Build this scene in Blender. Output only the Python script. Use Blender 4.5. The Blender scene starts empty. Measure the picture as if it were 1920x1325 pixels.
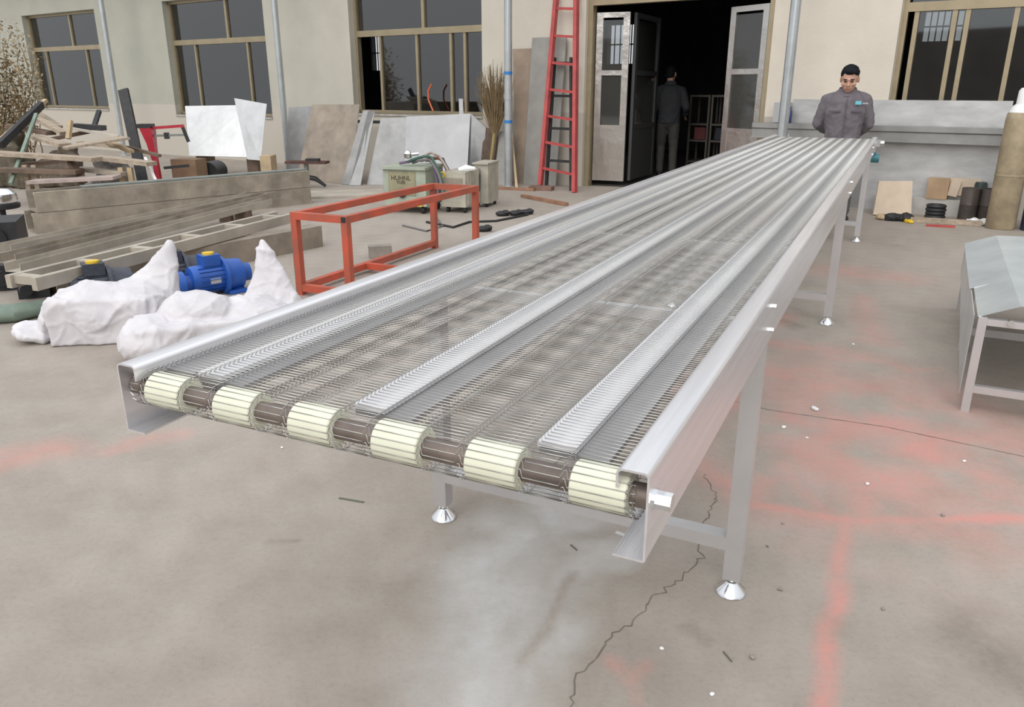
import bpy, bmesh, math, random
import numpy as np
from mathutils import Vector, Matrix, noise

random.seed(7)
scene = bpy.context.scene
COL = scene.collection

# ------------------------------------------------------------------ camera
FPX, CAMH = 1470.0, 1.45
PITCH = math.atan(500.0 / FPX)
CP, SP = math.cos(PITCH), math.sin(PITCH)
cam_d = bpy.data.cameras.new('camera')
cam_d.sensor_width = 36.0
cam_d.lens = FPX / 1920.0 * 36.0
cam_d.clip_start = 0.05
cam_d.clip_end = 300
cam = bpy.data.objects.new('camera', cam_d)
COL.objects.link(cam)
cam.location = (0, 0, CAMH)
cam.rotation_euler = (math.pi / 2 - PITCH, 0, 0)
scene.camera = cam

# ------------------------------------------------------------------ world, sun, exposure
world = bpy.data.worlds.new('overcast_sky')
scene.world = world
world.use_nodes = True
wn_ = world.node_tree
wn_.nodes.clear()
w_out = wn_.nodes.new('ShaderNodeOutputWorld')
w_bg = wn_.nodes.new('ShaderNodeBackground')
w_bg.inputs['Color'].default_value = (0.93, 0.965, 1.0, 1)
w_bg.inputs['Strength'].default_value = 1.0
# standard overcast sky: the zenith three times as bright as the horizon
w_tc = wn_.nodes.new('ShaderNodeTexCoord')
w_sep = wn_.nodes.new('ShaderNodeSeparateXYZ')
w_mr = wn_.nodes.new('ShaderNodeMapRange')
w_mr.inputs[1].default_value = 0.0
w_mr.inputs[2].default_value = 1.0
w_mr.inputs[3].default_value = 0.65
w_mr.inputs[4].default_value = 1.40
wn_.links.new(w_tc.outputs['Generated'], w_sep.inputs[0])
wn_.links.new(w_sep.outputs['Z'], w_mr.inputs[0])
wn_.links.new(w_mr.outputs[0], w_bg.inputs['Strength'])
wn_.links.new(w_bg.outputs[0], w_out.inputs[0])

sun_d = bpy.data.lights.new('sun', 'SUN')
sun_d.energy = 1.7
sun_d.angle = math.radians(60)
sun_d.color = (1.0, 0.97, 0.92)
sun = bpy.data.objects.new('sun', sun_d)
COL.objects.link(sun)
sun.rotation_euler = Vector((0.30, 0.80, -0.62)).to_track_quat('-Z', 'Y').to_euler()

vs = scene.view_settings
vs.view_transform = 'Standard'
vs.look = 'None'
vs.gamma = 1.0
vs.use_curve_mapping = False
vs.exposure = 0.0

# ------------------------------------------------------------------ frames
def ray(x, y):
    a = (x - 960) / FPX
    b = -(y - 662.5) / FPX
    return Vector((a, CP + b * SP, -SP + b * CP))

def at(x, y, z=0.0):
    """point of the place at height z that stands at this spot of the photograph"""
    r = ray(x, y)
    return Vector((0, 0, CAMH)) + r * ((z - CAMH) / r.z)

WANG = math.radians(-34.023)
WD = Vector((math.cos(WANG), math.sin(WANG), 0))          # along the building, to the right
WN = Vector((math.sin(WANG), -math.cos(WANG), 0))         # out of the building
W0 = Vector((-0.0608, 12.9957, 0))

def wp(u, z, d=0.0):
    return W0 + WD * u + WN * d + Vector((0, 0, z))

def onwall(x, y, d=0.0):
    r = ray(x, y)
    c = Vector((0, 0, CAMH))
    p0 = W0 + WN * d
    t = (p0 - c).dot(WN) / r.dot(WN)
    p = c + r * t
    return (p - W0).dot(WD), p.z

def zat(P, y):
    """height above the ground point P seen at image row y"""
    lo, hi = -1.0, 6.0
    for _ in range(50):
        m = (lo + hi) / 2
        dz = m - CAMH
        Z = P.y * CP - dz * SP
        Y = P.y * SP + dz * CP
        if 662.5 - FPX * Y / Z > y:
            lo = m
        else:
            hi = m
    return lo

CANG = math.radians(64.248)
CD = Vector((math.cos(CANG), math.sin(CANG), 0))
CR = Vector((CD.y, -CD.x, 0))

# ------------------------------------------------------------------ materials
MATS = {}
def mat(name, col=(0.5, 0.5, 0.5), rough=0.6, metal=0.0, var=0.0, scale=6.0, bump=0.0, bscale=40.0,
        col2=None, stretch=None, spec=0.5):
    if name in MATS:
        return MATS[name]
    m = bpy.data.materials.new(name)
    m.use_nodes = True
    nt = m.node_tree
    b = nt.nodes['Principled BSDF']
    b.inputs['Base Color'].default_value = (*col, 1)
    b.inputs['Roughness'].default_value = rough
    b.inputs['Metallic'].default_value = metal
    b.inputs['Specular IOR Level'].default_value = spec
    tc = nt.nodes.new('ShaderNodeTexCoord')
    src = tc.outputs['Object']
    if stretch:
        mp = nt.nodes.new('ShaderNodeMapping')
        mp.inputs['Scale'].default_value = stretch
        nt.links.new(src, mp.inputs['Vector'])
        src = mp.outputs[0]
    if var or col2:
        n = nt.nodes.new('ShaderNodeTexNoise')
        n.inputs['Scale'].default_value = scale
        n.inputs['Detail'].default_value = 6
        n.inputs['Roughness'].default_value = 0.6
        nt.links.new(src, n.inputs['Vector'])
        r = nt.nodes.new('ShaderNodeValToRGB')
        r.color_ramp.elements[0].position = 0.33
        r.color_ramp.elements[1].position = 0.67
        c2 = col2 if col2 else tuple(c * (1 - var) for c in col)
        c1 = col if col2 else tuple(min(1, c * (1 + var * 0.6)) for c in col)
        r.color_ramp.elements[0].color = (*c2, 1)
        r.color_ramp.elements[1].color = (*c1, 1)
        nt.links.new(n.outputs['Fac'], r.inputs['Fac'])
        nt.links.new(r.outputs[0], b.inputs['Base Color'])
    if bump:
        n2 = nt.nodes.new('ShaderNodeTexNoise')
        n2.inputs['Scale'].default_value = bscale
        n2.inputs['Detail'].default_value = 4
        nt.links.new(src, n2.inputs['Vector'])
        bp = nt.nodes.new('ShaderNodeBump')
        bp.inputs['Strength'].default_value = bump
        bp.inputs['Distance'].default_value = 0.02
        nt.links.new(n2.outputs['Fac'], bp.inputs['Height'])
        nt.links.new(bp.outputs[0], b.inputs['Normal'])
    MATS[name] = m
    return m

def glass_mat(name, tint, refl, rough=0.03, diffuse=0.0):
    m = bpy.data.materials.new(name)
    m.use_nodes = True
    nt = m.node_tree
    nt.nodes.clear()
    out = nt.nodes.new('ShaderNodeOutputMaterial')
    tr = nt.nodes.new('ShaderNodeBsdfTransparent')
    tr.inputs[0].default_value = (*tint, 1)
    gl = nt.nodes.new('ShaderNodeBsdfGlossy')
    gl.inputs['Roughness'].default_value = rough
    gl.inputs['Color'].default_value = (1, 1, 1, 1)
    fr = nt.nodes.new('ShaderNodeFresnel')
    fr.inputs['IOR'].default_value = refl
    mx = nt.nodes.new('ShaderNodeMixShader')
    nt.links.new(fr.outputs[0], mx.inputs[0])
    nt.links.new(tr.outputs[0], mx.inputs[1])
    nt.links.new(gl.outputs[0], mx.inputs[2])
    last = mx
    if diffuse:
        df = nt.nodes.new('ShaderNodeBsdfDiffuse')
        df.inputs[0].default_value = (0.5, 0.5, 0.46, 1)
        m2 = nt.nodes.new('ShaderNodeMixShader')
        m2.inputs[0].default_value = diffuse
        nt.links.new(mx.outputs[0], m2.inputs[1])
        nt.links.new(df.outputs[0], m2.inputs[2])
        last = m2
    nt.links.new(last.outputs[0], out.inputs[0])
    MATS[name] = m
    return m

STEEL = mat('brushed_stainless', (0.82, 0.81, 0.84), 0.28, 0.68, var=0.10, scale=5, bump=0.05, bscale=60, stretch=(0.3, 8, 8))
STEEL_D = mat('satin_steel_tube', (0.66, 0.65, 0.66), 0.42, 0.7, var=0.08, scale=4)
CHROME = mat('chrome_foot', (0.85, 0.86, 0.88), 0.14, 1.0)
WIRE = mat('belt_wire', (0.50, 0.49, 0.47), 0.28, 0.95)
ROLLER = mat('cream_nylon', (0.76, 0.76, 0.61), 0.38, 0.0, var=0.08, scale=8)
SHAFT = mat('dark_shaft', (0.20, 0.16, 0.14), 0.5, 0.4, var=0.3, scale=12)
STRIP = mat('white_wear_strip', (0.68, 0.67, 0.69), 0.40, 0.0, var=0.08, scale=12)
BARGREY = mat('grey_slide_bar', (0.36, 0.35, 0.35), 0.5, 0.5, var=0.15)
GALV = mat('galvanised_sheet', (0.32, 0.32, 0.32), 0.45, 0.4, var=0.22, scale=3, bump=0.15, bscale=5)
GALVB = mat('bright_sheet', (0.66, 0.66, 0.66), 0.38, 0.55, var=0.12, scale=4, bump=0.1, bscale=4)
DUSTY = mat('dusty_steel', (0.36, 0.31, 0.25), 0.65, 0.15, var=0.4, scale=3, bump=0.1, bscale=12)
DUSTY2 = mat('dusty_steel_pale', (0.46, 0.41, 0.345), 0.6, 0.15, var=0.22, scale=3)
DUSTYB = mat('dusty_brown_plate', (0.31, 0.26, 0.21), 0.6, 0.2, var=0.3, scale=3.5, bump=0.1, bscale=6)
DARK = mat('dark_iron', (0.035, 0.035, 0.038), 0.55, 0.3, var=0.3, scale=8)
BLACK = mat('black_rubber', (0.02, 0.02, 0.022), 0.6)
ORANGE = mat('orange_red_paint', (0.58, 0.095, 0.05), 0.5, 0.0, var=0.35, scale=4, col2=(0.30, 0.095, 0.06))
RED = mat('red_paint', (0.46, 0.075, 0.072), 0.45, 0.0, var=0.2)
RED2 = mat('crimson_paint', (0.42, 0.02, 0.04), 0.45, 0.0, var=0.2)
BLUE = mat('blue_enamel', (0.02, 0.10, 0.42), 0.35, 0.0, var=0.2)
NAVY = mat('grimy_dark_motor', (0.06, 0.065, 0.085), 0.5, 0.2, var=0.4, scale=15)
YELLOW = mat('yellow_plastic', (0.75, 0.50, 0.03), 0.4)
SACK = mat('white_woven_sack', (0.66, 0.635, 0.66), 0.6, 0.0, var=0.12, scale=5, bump=0.1, bscale=60)
WELD = mat('sage_green_paint', (0.38, 0.42, 0.34), 0.5, 0.0, var=0.2, scale=6)
WELDP = mat('olive_panel', (0.30, 0.28, 0.18), 0.6, 0.0, var=0.2)
WELD2 = mat('beige_machine_paint', (0.44, 0.41, 0.34), 0.55, 0.0, var=0.2)
WOOD = mat('weathered_wood', (0.42, 0.34, 0.26), 0.8, 0.0, var=0.35, scale=4, stretch=(1, 8, 8), bump=0.2)
WOOD2 = mat('fresh_timber', (0.50, 0.38, 0.24), 0.75, 0.0, var=0.25, scale=4)
WOODD = mat('dark_timber', (0.16, 0.11, 0.08), 0.8, 0.0, var=0.35, scale=4)
PLYB = mat('brown_board', (0.34, 0.26, 0.20), 0.75, 0.0, var=0.2, scale=3)
BOARDG = mat('grey_board', (0.33, 0.32, 0.30), 0.7, 0.0, var=0.15, scale=3)
CARD = mat('cardboard', (0.45, 0.31, 0.19), 0.8, 0.0, var=0.15)
CARDL = mat('pale_cardboard', (0.66, 0.54, 0.42), 0.8, 0.0, var=0.1)
PIPE = mat('zinc_pipe', (0.52, 0.55, 0.565), 0.32, 0.6, var=0.15, scale=4)
TAPE = mat('blue_tape', (0.03, 0.20, 0.55), 0.4)
BRONZE = mat('bronze_aluminium', (0.40, 0.33, 0.22), 0.4, 0.5, var=0.1)
INOX = mat('crumpled_inox', (0.66, 0.63, 0.59), 0.24, 0.9, bump=0.5, bscale=4)
TWIG = mat('dry_twigs', (0.24, 0.17, 0.09), 0.9, var=0.3)
LEAF = mat('dry_leaves', (0.36, 0.28, 0.17), 0.9, var=0.5, scale=10)
GREENP = mat('dull_green_pipe', (0.20, 0.26, 0.21), 0.5, var=0.25)
WHITEB = mat('white_plastic', (0.85, 0.85, 0.85), 0.5)
SKIN = mat('skin', (0.56, 0.32, 0.23), 0.55, var=0.08)
SKIND = mat('lip_tone', (0.40, 0.17, 0.13), 0.5)
HAIR = mat('black_hair', (0.008, 0.009, 0.012), 0.75, spec=0.2)
JACKET = mat('grey_mauve_jacket', (0.155, 0.138, 0.155), 0.85, var=0.14, scale=8, bump=0.5, bscale=10)
JACKETD = mat('jacket_seam', (0.11, 0.09, 0.11), 0.9)
TROUS = mat('grey_trousers', (0.12, 0.115, 0.115), 0.85, var=0.1)
SHIRT = mat('dark_grey_shirt', (0.035, 0.037, 0.042), 0.85, var=0.1, bump=0.4, bscale=9)
SHOE = mat('black_shoe', (0.02, 0.02, 0.02), 0.5)
CYAN = mat('cyan_badge', (0.15, 0.50, 0.60), 0.6)
DRUM = mat('khaki_dusty_paint', (0.36, 0.29, 0.19), 0.7, var=0.3, scale=5, bump=0.1)
GLASS = glass_mat('window_glass', (0.62, 0.64, 0.64), 2.25)
GLASSD = glass_mat('door_glass', (0.8, 0.82, 0.84), 1.7, diffuse=0.06)

# ------------------------------------------------------------------ mesh builder
class MB:
    def __init__(s):
        s.v = []
        s.f = []
    def add(s, vs_, fs):
        o = len(s.v)
        s.v += [Vector(p) for p in vs_]
        s.f += [tuple(i + o for i in f) for f in fs]
        return s
    def box(s, c, d, M=None):
        c = Vector(c)
        hx, hy, hz = d[0] / 2, d[1] / 2, d[2] / 2
        P = [Vector((x, y, z)) for z in (-hz, hz) for y in (-hy, hy) for x in (-hx, hx)]
        if M is not None:
            P = [M @ p for p in P]
        s.add([p + c for p in P], [(0, 2, 3, 1), (4, 5, 7, 6), (0, 1, 5, 4), (2, 6, 7, 3), (0, 4, 6, 2), (1, 3, 7, 5)])
        return s
    def frame(s, p0, p1, up=(0, 0, 1)):
        p0, p1 = Vector(p0), Vector(p1)
        x = (p1 - p0).normalized()
        up = Vector(up)
        if abs(x.dot(up.normalized())) > 0.985:
            up = Vector((1, 0, 0)) if abs(x.x) < 0.9 else Vector((0, 1, 0))
        y = up.cross(x).normalized()
        z = x.cross(y)
        return p0, p1, x, y, z
    def bar(s, p0, p1, w, h, up=(0, 0, 1)):
        p0, p1, x, y, z = s.frame(p0, p1, up)
        P = []
        for p in (p0, p1):
            for a, b in ((-1, -1), (1, -1), (1, 1), (-1, 1)):
                P.append(p + y * (a * w / 2) + z * (b * h / 2))
        s.add(P, [(0, 3, 2, 1), (4, 5, 6, 7), (0, 1, 5, 4), (1, 2, 6, 5), (2, 3, 7, 6), (3, 0, 4, 7)])
        return s
    def sweep(s, p0, p1, prof, up=(0, 0, 1)):
        """prof: closed outline [(side, height)]"""
        p0, p1, x, y, z = s.frame(p0, p1, up)
        n = len(prof)
        P = [p + y * a + z * b for p in (p0, p1) for a, b in prof]
        F = [(i, (i + 1) % n, n + (i + 1) % n, n + i) for i in range(n)]
        F += [tuple(range(n))[::-1], tuple(range(n, 2 * n))]
        s.add(P, F)
        return s
    def cyl(s, p0, p1, r0, r1=None, n=16, cap=True):
        r1 = r0 if r1 is None else r1
        p0, p1, x, y, z = s.frame(p0, p1)
        P = []
        for p, r in ((p0, r0), (p1, r1)):
            for k in range(n):
                a = 2 * math.pi * k / n
                P.append(p + y * (math.cos(a) * r) + z * (math.sin(a) * r))
        F = [(k, (k + 1) % n, n + (k + 1) % n, n + k) for k in range(n)]
        if cap:
            F += [tuple(range(n))[::-1], tuple(range(n, 2 * n))]
        s.add(P, F)
        return s
    def tube(s, pts, r, n=6):
        pts = [Vector(p) for p in pts]
        m = len(pts)
        rs = r if isinstance(r, (list, tuple)) else [r] * m
        P = []
        prev = None
        for i, p in enumerate(pts):
            t = (pts[min(i + 1, m - 1)] - pts[max(i - 1, 0)]).normalized()
            if prev is None:
                a = Vector((0, 0, 1)) if abs(t.z) < 0.9 else Vector((1, 0, 0))
                y = a.cross(t).normalized()
            else:
                y = (prev - t * prev.dot(t)).normalized()
            prev = y
            z = t.cross(y)
            for k in range(n):
                a = 2 * math.pi * k / n
                P.append(p + (y * math.cos(a) + z * math.sin(a)) * rs[i])
        F = []
        for i in range(m - 1):
            for k in range(n):
                F.append((i * n + k, i * n + (k + 1) % n, (i + 1) * n + (k + 1) % n, (i + 1) * n + k))
        F += [tuple(range(n))[::-1], tuple(range((m - 1) * n, m * n))]
        s.add(P, F)
        return s
    def lathe(s, c, prof, n=24, axis=(0, 0, 1)):
        c = Vector(c)
        _, _, z, x, y = s.frame((0, 0, 0), axis)
        P = []
        for r, h in prof:
            for k in range(n):
                a = 2 * math.pi * k / n
                P.append(c + z * h + (x * math.cos(a) + y * math.sin(a)) * r)
        F = []
        for i in range(len(prof) - 1):
            for k in range(n):
                F.append((i * n + k, i * n + (k + 1) % n, (i + 1) * n + (k + 1) % n, (i + 1) * n + k))
        F += [tuple(range(n))[::-1], tuple(range((len(prof) - 1) * n, len(prof) * n))]
        s.add(P, F)
        return s
    def ring(s, c, axis, r, w, n=20, k=6):
        c = Vector(c)
        _, _, z, x, y = s.frame((0, 0, 0), axis)
        P = []
        for i in range(n):
            a = 2 * math.pi * i / n
            e = x * math.cos(a) + y * math.sin(a)
            for j in range(k):
                b = 2 * math.pi * j / k
                P.append(c + e * (r + w * math.cos(b)) + z * (w * math.sin(b)))
        F = [(i * k + j, i * k + (j + 1) % k, ((i + 1) % n) * k + (j + 1) % k, ((i + 1) % n) * k + j) for i in range(n) for j in range(k)]
        s.add(P, F)
        return s
    def ellip(s, c, r, n=16, m=10, M=None):
        c = Vector(c)
        P = []
        for i in range(m + 1):
            th = math.pi * i / m
            th = min(max(th, 0.02), math.pi - 0.02)
            for k in range(n):
                a = 2 * math.pi * k / n
                p = Vector((math.sin(th) * math.cos(a) * r[0], math.sin(th) * math.sin(a) * r[1], math.cos(th) * r[2]))
                P.append(c + (M @ p if M is not None else p))
        F = [(i * n + k, (i + 1) * n + k, (i + 1) * n + (k + 1) % n, i * n + (k + 1) % n) for i in range(m) for k in range(n)]
        F += [tuple(range(n)), tuple(range(m * n, (m + 1) * n))[::-1]]
        s.add(P, F)
        return s
    def chain(s, pts, rs, n=12):
        for p, r in zip(pts, rs):
            s.ellip(p, (r, r, r), n, 8)
        for i in range(len(pts) - 1):
            s.cyl(pts[i], pts[i + 1], rs[i], rs[i + 1], n)
        return s
    def loft(s, rings):
        n = len(rings[0])
        P = [p for r in rings for p in r]
        F = [(i * n + k, i * n + (k + 1) % n, (i + 1) * n + (k + 1) % n, (i + 1) * n + k) for i in range(len(rings) - 1) for k in range(n)]
        F += [tuple(range(n))[::-1], tuple(range((len(rings) - 1) * n, len(rings) * n))]
        s.add(P, F)
        return s
    def mesh(s, name, smooth=False, M=None):
        me = bpy.data.meshes.new(name)
        vv = [M @ p for p in s.v] if M is not None else s.v
        me.from_pydata([tuple(p) for p in vv], [], s.f)
        if smooth:
            me.polygons.foreach_set('use_smooth', [True] * len(me.polygons))
        me.update()
        return me

def smart(me, ang=35):
    """smooth shading with sharp edges above the angle"""
    me.polygons.foreach_set('use_smooth', [True] * len(me.polygons))
    bm = bmesh.new()
    bm.from_mesh(me)
    bmesh.ops.recalc_face_normals(bm, faces=bm.faces)
    for e in bm.edges:
        e.smooth = not (len(e.link_faces) == 2 and e.calc_face_angle(0) > math.radians(ang)) and len(e.link_faces) == 2
    bm.to_mesh(me)
    bm.free()

ROOTM = {}
def tag(o, label=None, cat=None, group=None, kind=None):
    if label:
        o['label'] = label
    if cat:
        o['category'] = cat
    if group:
        o['group'] = group
    if kind:
        o['kind'] = kind
    return o

def thing(name, label, cat, loc=(0, 0, 0), rz=0.0, group=None, kind=None):
    o = bpy.data.objects.new(name, None)
    o.empty_display_size = 0.1
    COL.objects.link(o)
    o.location = loc
    o.rotation_euler = (0, 0, rz)
    ROOTM[o.name] = Matrix.Translation(Vector(loc)) @ Matrix.Rotation(rz, 4, 'Z')
    return tag(o, label, cat, group, kind)

def part(mb, name, m, parent, world=False, smooth=True, label=None, kind=None):
    M = None
    root = parent
    while root.parent:
        root = root.parent
    if world:
        M = ROOTM[root.name].inverted()
    me = mb.mesh(name, M=M) if isinstance(mb, MB) else mb
    if smooth and isinstance(mb, MB):
        smart(me)
    me.materials.append(m)
    o = bpy.data.objects.new(name, me)
    COL.objects.link(o)
    o.parent = parent
    if label:
        o['label'] = label
    if kind:
        o['kind'] = kind
    return o

def share(o, name, parent, loc=(0, 0, 0), rot=None):
    c = bpy.data.objects.new(name, o.data)
    COL.objects.link(c)
    c.parent = parent
    c.location = loc
    if rot is not None:
        c.rotation_euler = rot
    return c

def single(mb, name, m, label, cat, group=None, kind=None, smooth=True):
    """world-space mesh -> one top-level object with its origin at its base"""
    xs = [p.x for p in mb.v]
    ys = [p.y for p in mb.v]
    zs = [p.z for p in mb.v]
    loc = Vector(((min(xs) + max(xs)) / 2, (min(ys) + max(ys)) / 2, min(zs)))
    me = mb.mesh(name, M=Matrix.Translation(-loc))
    if smooth:
        smart(me)
    me.materials.append(m)
    o = bpy.data.objects.new(name, me)
    COL.objects.link(o)
    o.location = loc
    ROOTM[o.name] = Matrix.Translation(loc)
    return tag(o, label, cat, group, kind)

TMP = bpy.data.scenes.new('workbench')
def evaluated_mesh(o):
    """modifier result of a loose object, worked out in a scratch scene"""
    TMP.collection.objects.link(o)
    vl = TMP.view_layers[0]
    vl.update()
    me = bpy.data.meshes.new_from_object(o.evaluated_get(vl.depsgraph))
    bpy.data.objects.remove(o)
    return me

def blob(mb, voxel=0.012, smooth_it=6, factor=0.5):
    """fuse overlapping closed shapes into one continuous surface"""
    me = mb.mesh('tmp')
    o = bpy.data.objects.new('tmp', me)
    r = o.modifiers.new('r', 'REMESH')
    r.mode = 'VOXEL'
    r.voxel_size = voxel
    if smooth_it:
        sm = o.modifiers.new('s', 'SMOOTH')
        sm.iterations = smooth_it
        sm.factor = factor
    me2 = evaluated_mesh(o)
    bpy.data.meshes.remove(me)
    me2.polygons.foreach_set('use_smooth', [True] * len(me2.polygons))
    return me2

def wrinkle(me, amp, sc, ridged=True, seed=0.0, sharp=False):
    n = len(me.vertices)
    co = np.empty(n * 3, dtype=np.float32)
    me.vertices.foreach_get('co', co)
    nr = np.empty(n * 3, dtype=np.float32)
    me.vertex_normals.foreach_get('vector', nr)
    co = co.reshape(-1, 3)
    nr = nr.reshape(-1, 3)
    am = np.empty(n, dtype=np.float32)
    sd = Vector((seed, seed * 1.7, 0))
    for i in range(n):
        p = Vector(co[i]) * sc + sd
        a = noise.noise(p)
        if ridged:
            a = 0.5 - abs(a) * 2
            if sharp:
                a = a * abs(a) * 2
        am[i] = a + 0.4 * noise.noise(p * 2.7)
    co = co + nr * (am * amp)[:, None]
    me.vertices.foreach_set('co', co.ravel())
    me.update()

# ------------------------------------------------------------------ floor
def vnoise(x, y, seed=0):
    rs = np.random.RandomState(seed)
    g = rs.rand(64, 64)
    xi = np.floor(x).astype(int)
    yi = np.floor(y).astype(int)
    fx = x - xi
    fy = y - yi
    fx = fx * fx * (3 - 2 * fx)
    fy = fy * fy * (3 - 2 * fy)
    a = g[xi % 64, yi % 64]
    b = g[(xi + 1) % 64, yi % 64]
    c = g[xi % 64, (yi + 1) % 64]
    d = g[(xi + 1) % 64, (yi + 1) % 64]
    return (a * (1 - fx) + b * fx) * (1 - fy) + (c * (1 - fx) + d * fx) * fy

def fbm(x, y, seed=0, o=4):
    r = 0
    a = 0.5
    for i in range(o):
        r = r + a * vnoise(x, y, seed + i)
        x = x * 2.03 + 5.1
        y = y * 2.03 + 1.7
        a *= 0.5
    return r

def segdist(X, Y, pts):
    D = np.full(X.shape, 1e9)
    for (ax, ay), (bx, by) in zip(pts[:-1], pts[1:]):
        dx, dy = bx - ax, by - ay
        t = np.clip(((X - ax) * dx + (Y - ay) * dy) / (dx * dx + dy * dy + 1e-9), 0, 1)
        D = np.minimum(D, np.hypot(X - ax - t * dx, Y - ay - t * dy))
    return D

def gp(*px):
    return [tuple(at(x, y)[:2]) for x, y in px]

def build_floor():
    xs = np.concatenate([np.arange(-30, -8, 1.5), np.arange(-8, -2.4, 0.08), np.arange(-2.4, 3.0, 0.02), np.arange(3.0, 9, 0.08), np.arange(9, 25, 1.5)])
    ys = np.concatenate([np.arange(-14, 1.2, 1.2), np.arange(1.2, 5.4, 0.02), np.arange(5.4, 10, 0.05), np.arange(10, 15, 0.1), np.arange(15, 32, 1.2)])
    X, Y = np.meshgrid(xs, ys)
    wx = X + 0.10 * (fbm(X * 6, Y * 6, 1) - 0.47) * 2
    wy = Y + 0.10 * (fbm(X * 6, Y * 6, 9) - 0.47) * 2
    def soft(d, w, e):
        return np.clip((w + e - d) / (2 * e), 0, 1)
    red = np.zeros(X.shape)
    def line(pts, w, e, k, warp=0.35):
        nonlocal red
        ax = X + (wx - X) * warp
        ay = Y + (wy - Y) * warp
        m = soft(segdist(ax, ay, gp(*pts)), w, e) * k
        red = np.maximum(red, m)
    line([(1582, 970), (1575, 1085), (1560, 1160), (1540, 1330)], 0.02, 0.03, 0.75)
    line([(1400, 950), (1500, 962), (1620, 978), (1760, 975), (1990, 972)], 0.022, 0.035, 0.9)
    line([(1400, 955), (1590, 985), (1700, 1000), (1850, 1005)], 0.05, 0.06, 0.4)
    line([(1440, 690), (1510, 720), (1500, 780), (1560, 800), (1700, 815), (1900, 830)], 0.09, 0.16, 0.5, 1.5)
    line([(1430, 640), (1600, 665), (1710, 690)], 0.04, 0.10, 0.5, 1.5)
    line([(1560, 860), (1640, 900), (1600, 960)], 0.05, 0.08, 0.55, 1)
    line([(1470, 870), (1560, 980)], 0.02, 0.06, 0.55)
    line([(1840, 880), (1900, 930), (1950, 960)], 0.05, 0.09, 0.5, 1)
    line([(1450, 900), (1410, 960), (1330, 870)], 0.05, 0.08, 0.5, 1)
    line([(1640, 640), (1620, 560)], 0.05, 0.12, 0.35, 1)
    line([(1560, 505), (1680, 520)], 0.15, 0.25, 0.35, 2)
    line([(1150, 1240), (1185, 1270), (1215, 1245)], 0.012, 0.03, 0.6)
    line([(1190, 1270), (1195, 1310)], 0.006, 0.02, 0.5)
    line([(-40, 880), (60, 850), (130, 840)], 0.05, 0.12, 0.5, 1)
    line([(200, 840), (330, 815)], 0.02, 0.07, 0.4, 1)
    line([(1470, 590), (1420, 610)], 0.05, 0.1, 0.5, 1)
    red *= np.clip(0.45 + 1.1 * fbm(X * 9, Y * 9, 21), 0, 1.15)
    # thin pinkish dusting over the right side of the yard
    dust = soft(segdist(wx, wy, gp((1500, 760), (1800, 880))), 0.65, 0.5) * np.clip(fbm(X * 4, Y * 4, 33) * 2.2 - 0.55, 0, 1) * 0.6
    red = np.maximum(red, dust)
    pale = soft(segdist(wx, wy, gp((960, 1000), (940, 1060), (930, 1180), (890, 1260), (880, 1360))), 0.10, 0.16)
    pale = np.maximum(pale, soft(segdist(wx, wy, gp((1040, 960), (1110, 1030))), 0.06, 0.10))
    pale = np.maximum(pale, 0.7 * soft(segdist(wx, wy, gp((1090, 1010), (1060, 1120), (1000, 1250), (960, 1360))), 0.05, 0.07))
    keep = soft(segdist(X + (wx - X) * 0.2, Y + (wy - Y) * 0.2, gp((1075, 1075), (1040, 1150), (978, 1240))), 0.016, 0.014)
    keep = np.maximum(keep, 0.9 * soft(segdist(X + (wx - X) * 0.5, Y + (wy - Y) * 0.5, gp((1090, 1010), (1140, 1000))), 0.03, 0.03))
    pale = pale * (1 - keep) * np.clip(0.55 + fbm(X * 12, Y * 12, 5), 0, 1.1)
    dark = 0.8 * soft(segdist(wx, wy, gp((1840, 1200), (1930, 1250))), 0.05, 0.16)
    dark = np.maximum(dark, 0.6 * soft(segdist(wx, wy, gp((1465, 600), (1490, 612))), 0.03, 0.06))
    dark = np.maximum(dark, 0.6 * soft(segdist(X, Y, gp((505, 1016), (560, 1014))), 0.004, 0.012))
    dark = np.maximum(dark, 0.5 * soft(segdist(wx, wy, gp((1295, 1160), (1335, 1195))), 0.01, 0.02))
    dark = np.maximum(dark, 0.6 * soft(segdist(wx, wy, gp((1470, 575), (1560, 600))), 0.02, 0.10) * fbm(X * 10, Y * 10, 55))
    nx, ny = len(xs), len(ys)
    V = np.stack([X, Y, np.zeros_like(X)], -1).reshape(-1, 3)
    idx = np.arange(nx * ny).reshape(ny, nx)
    F = np.stack([idx[:-1, :-1], idx[:-1, 1:], idx[1:, 1:], idx[1:, :-1]], -1).reshape(-1, 4)
    me = bpy.data.meshes.new('floor')
    me.vertices.add(len(V))
    me.vertices.foreach_set('co', V.ravel())
    me.loops.add(F.size)
    me.loops.foreach_set('vertex_index', F.ravel())
    me.polygons.add(len(F))
    me.polygons.foreach_set('loop_start', np.arange(0, F.size, 4))
    me.polygons.foreach_set('loop_total', np.full(len(F), 4))
    me.update()
    a = me.color_attributes.new('stains', 'FLOAT_COLOR', 'POINT')
    C = np.stack([red, pale, dark, np.ones_like(red)], -1).reshape(-1)
    a.data.foreach_set('color', C.astype(np.float32))
    m = bpy.data.materials.new('stained_concrete')
    m.use_nodes = True
    nt = m.node_tree
    b = nt.nodes['Principled BSDF']
    b.inputs['Roughness'].default_value = 0.82
    b.inputs['Specular IOR Level'].default_value = 0.3
    tc = nt.nodes.new('ShaderNodeTexCoord')
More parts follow.
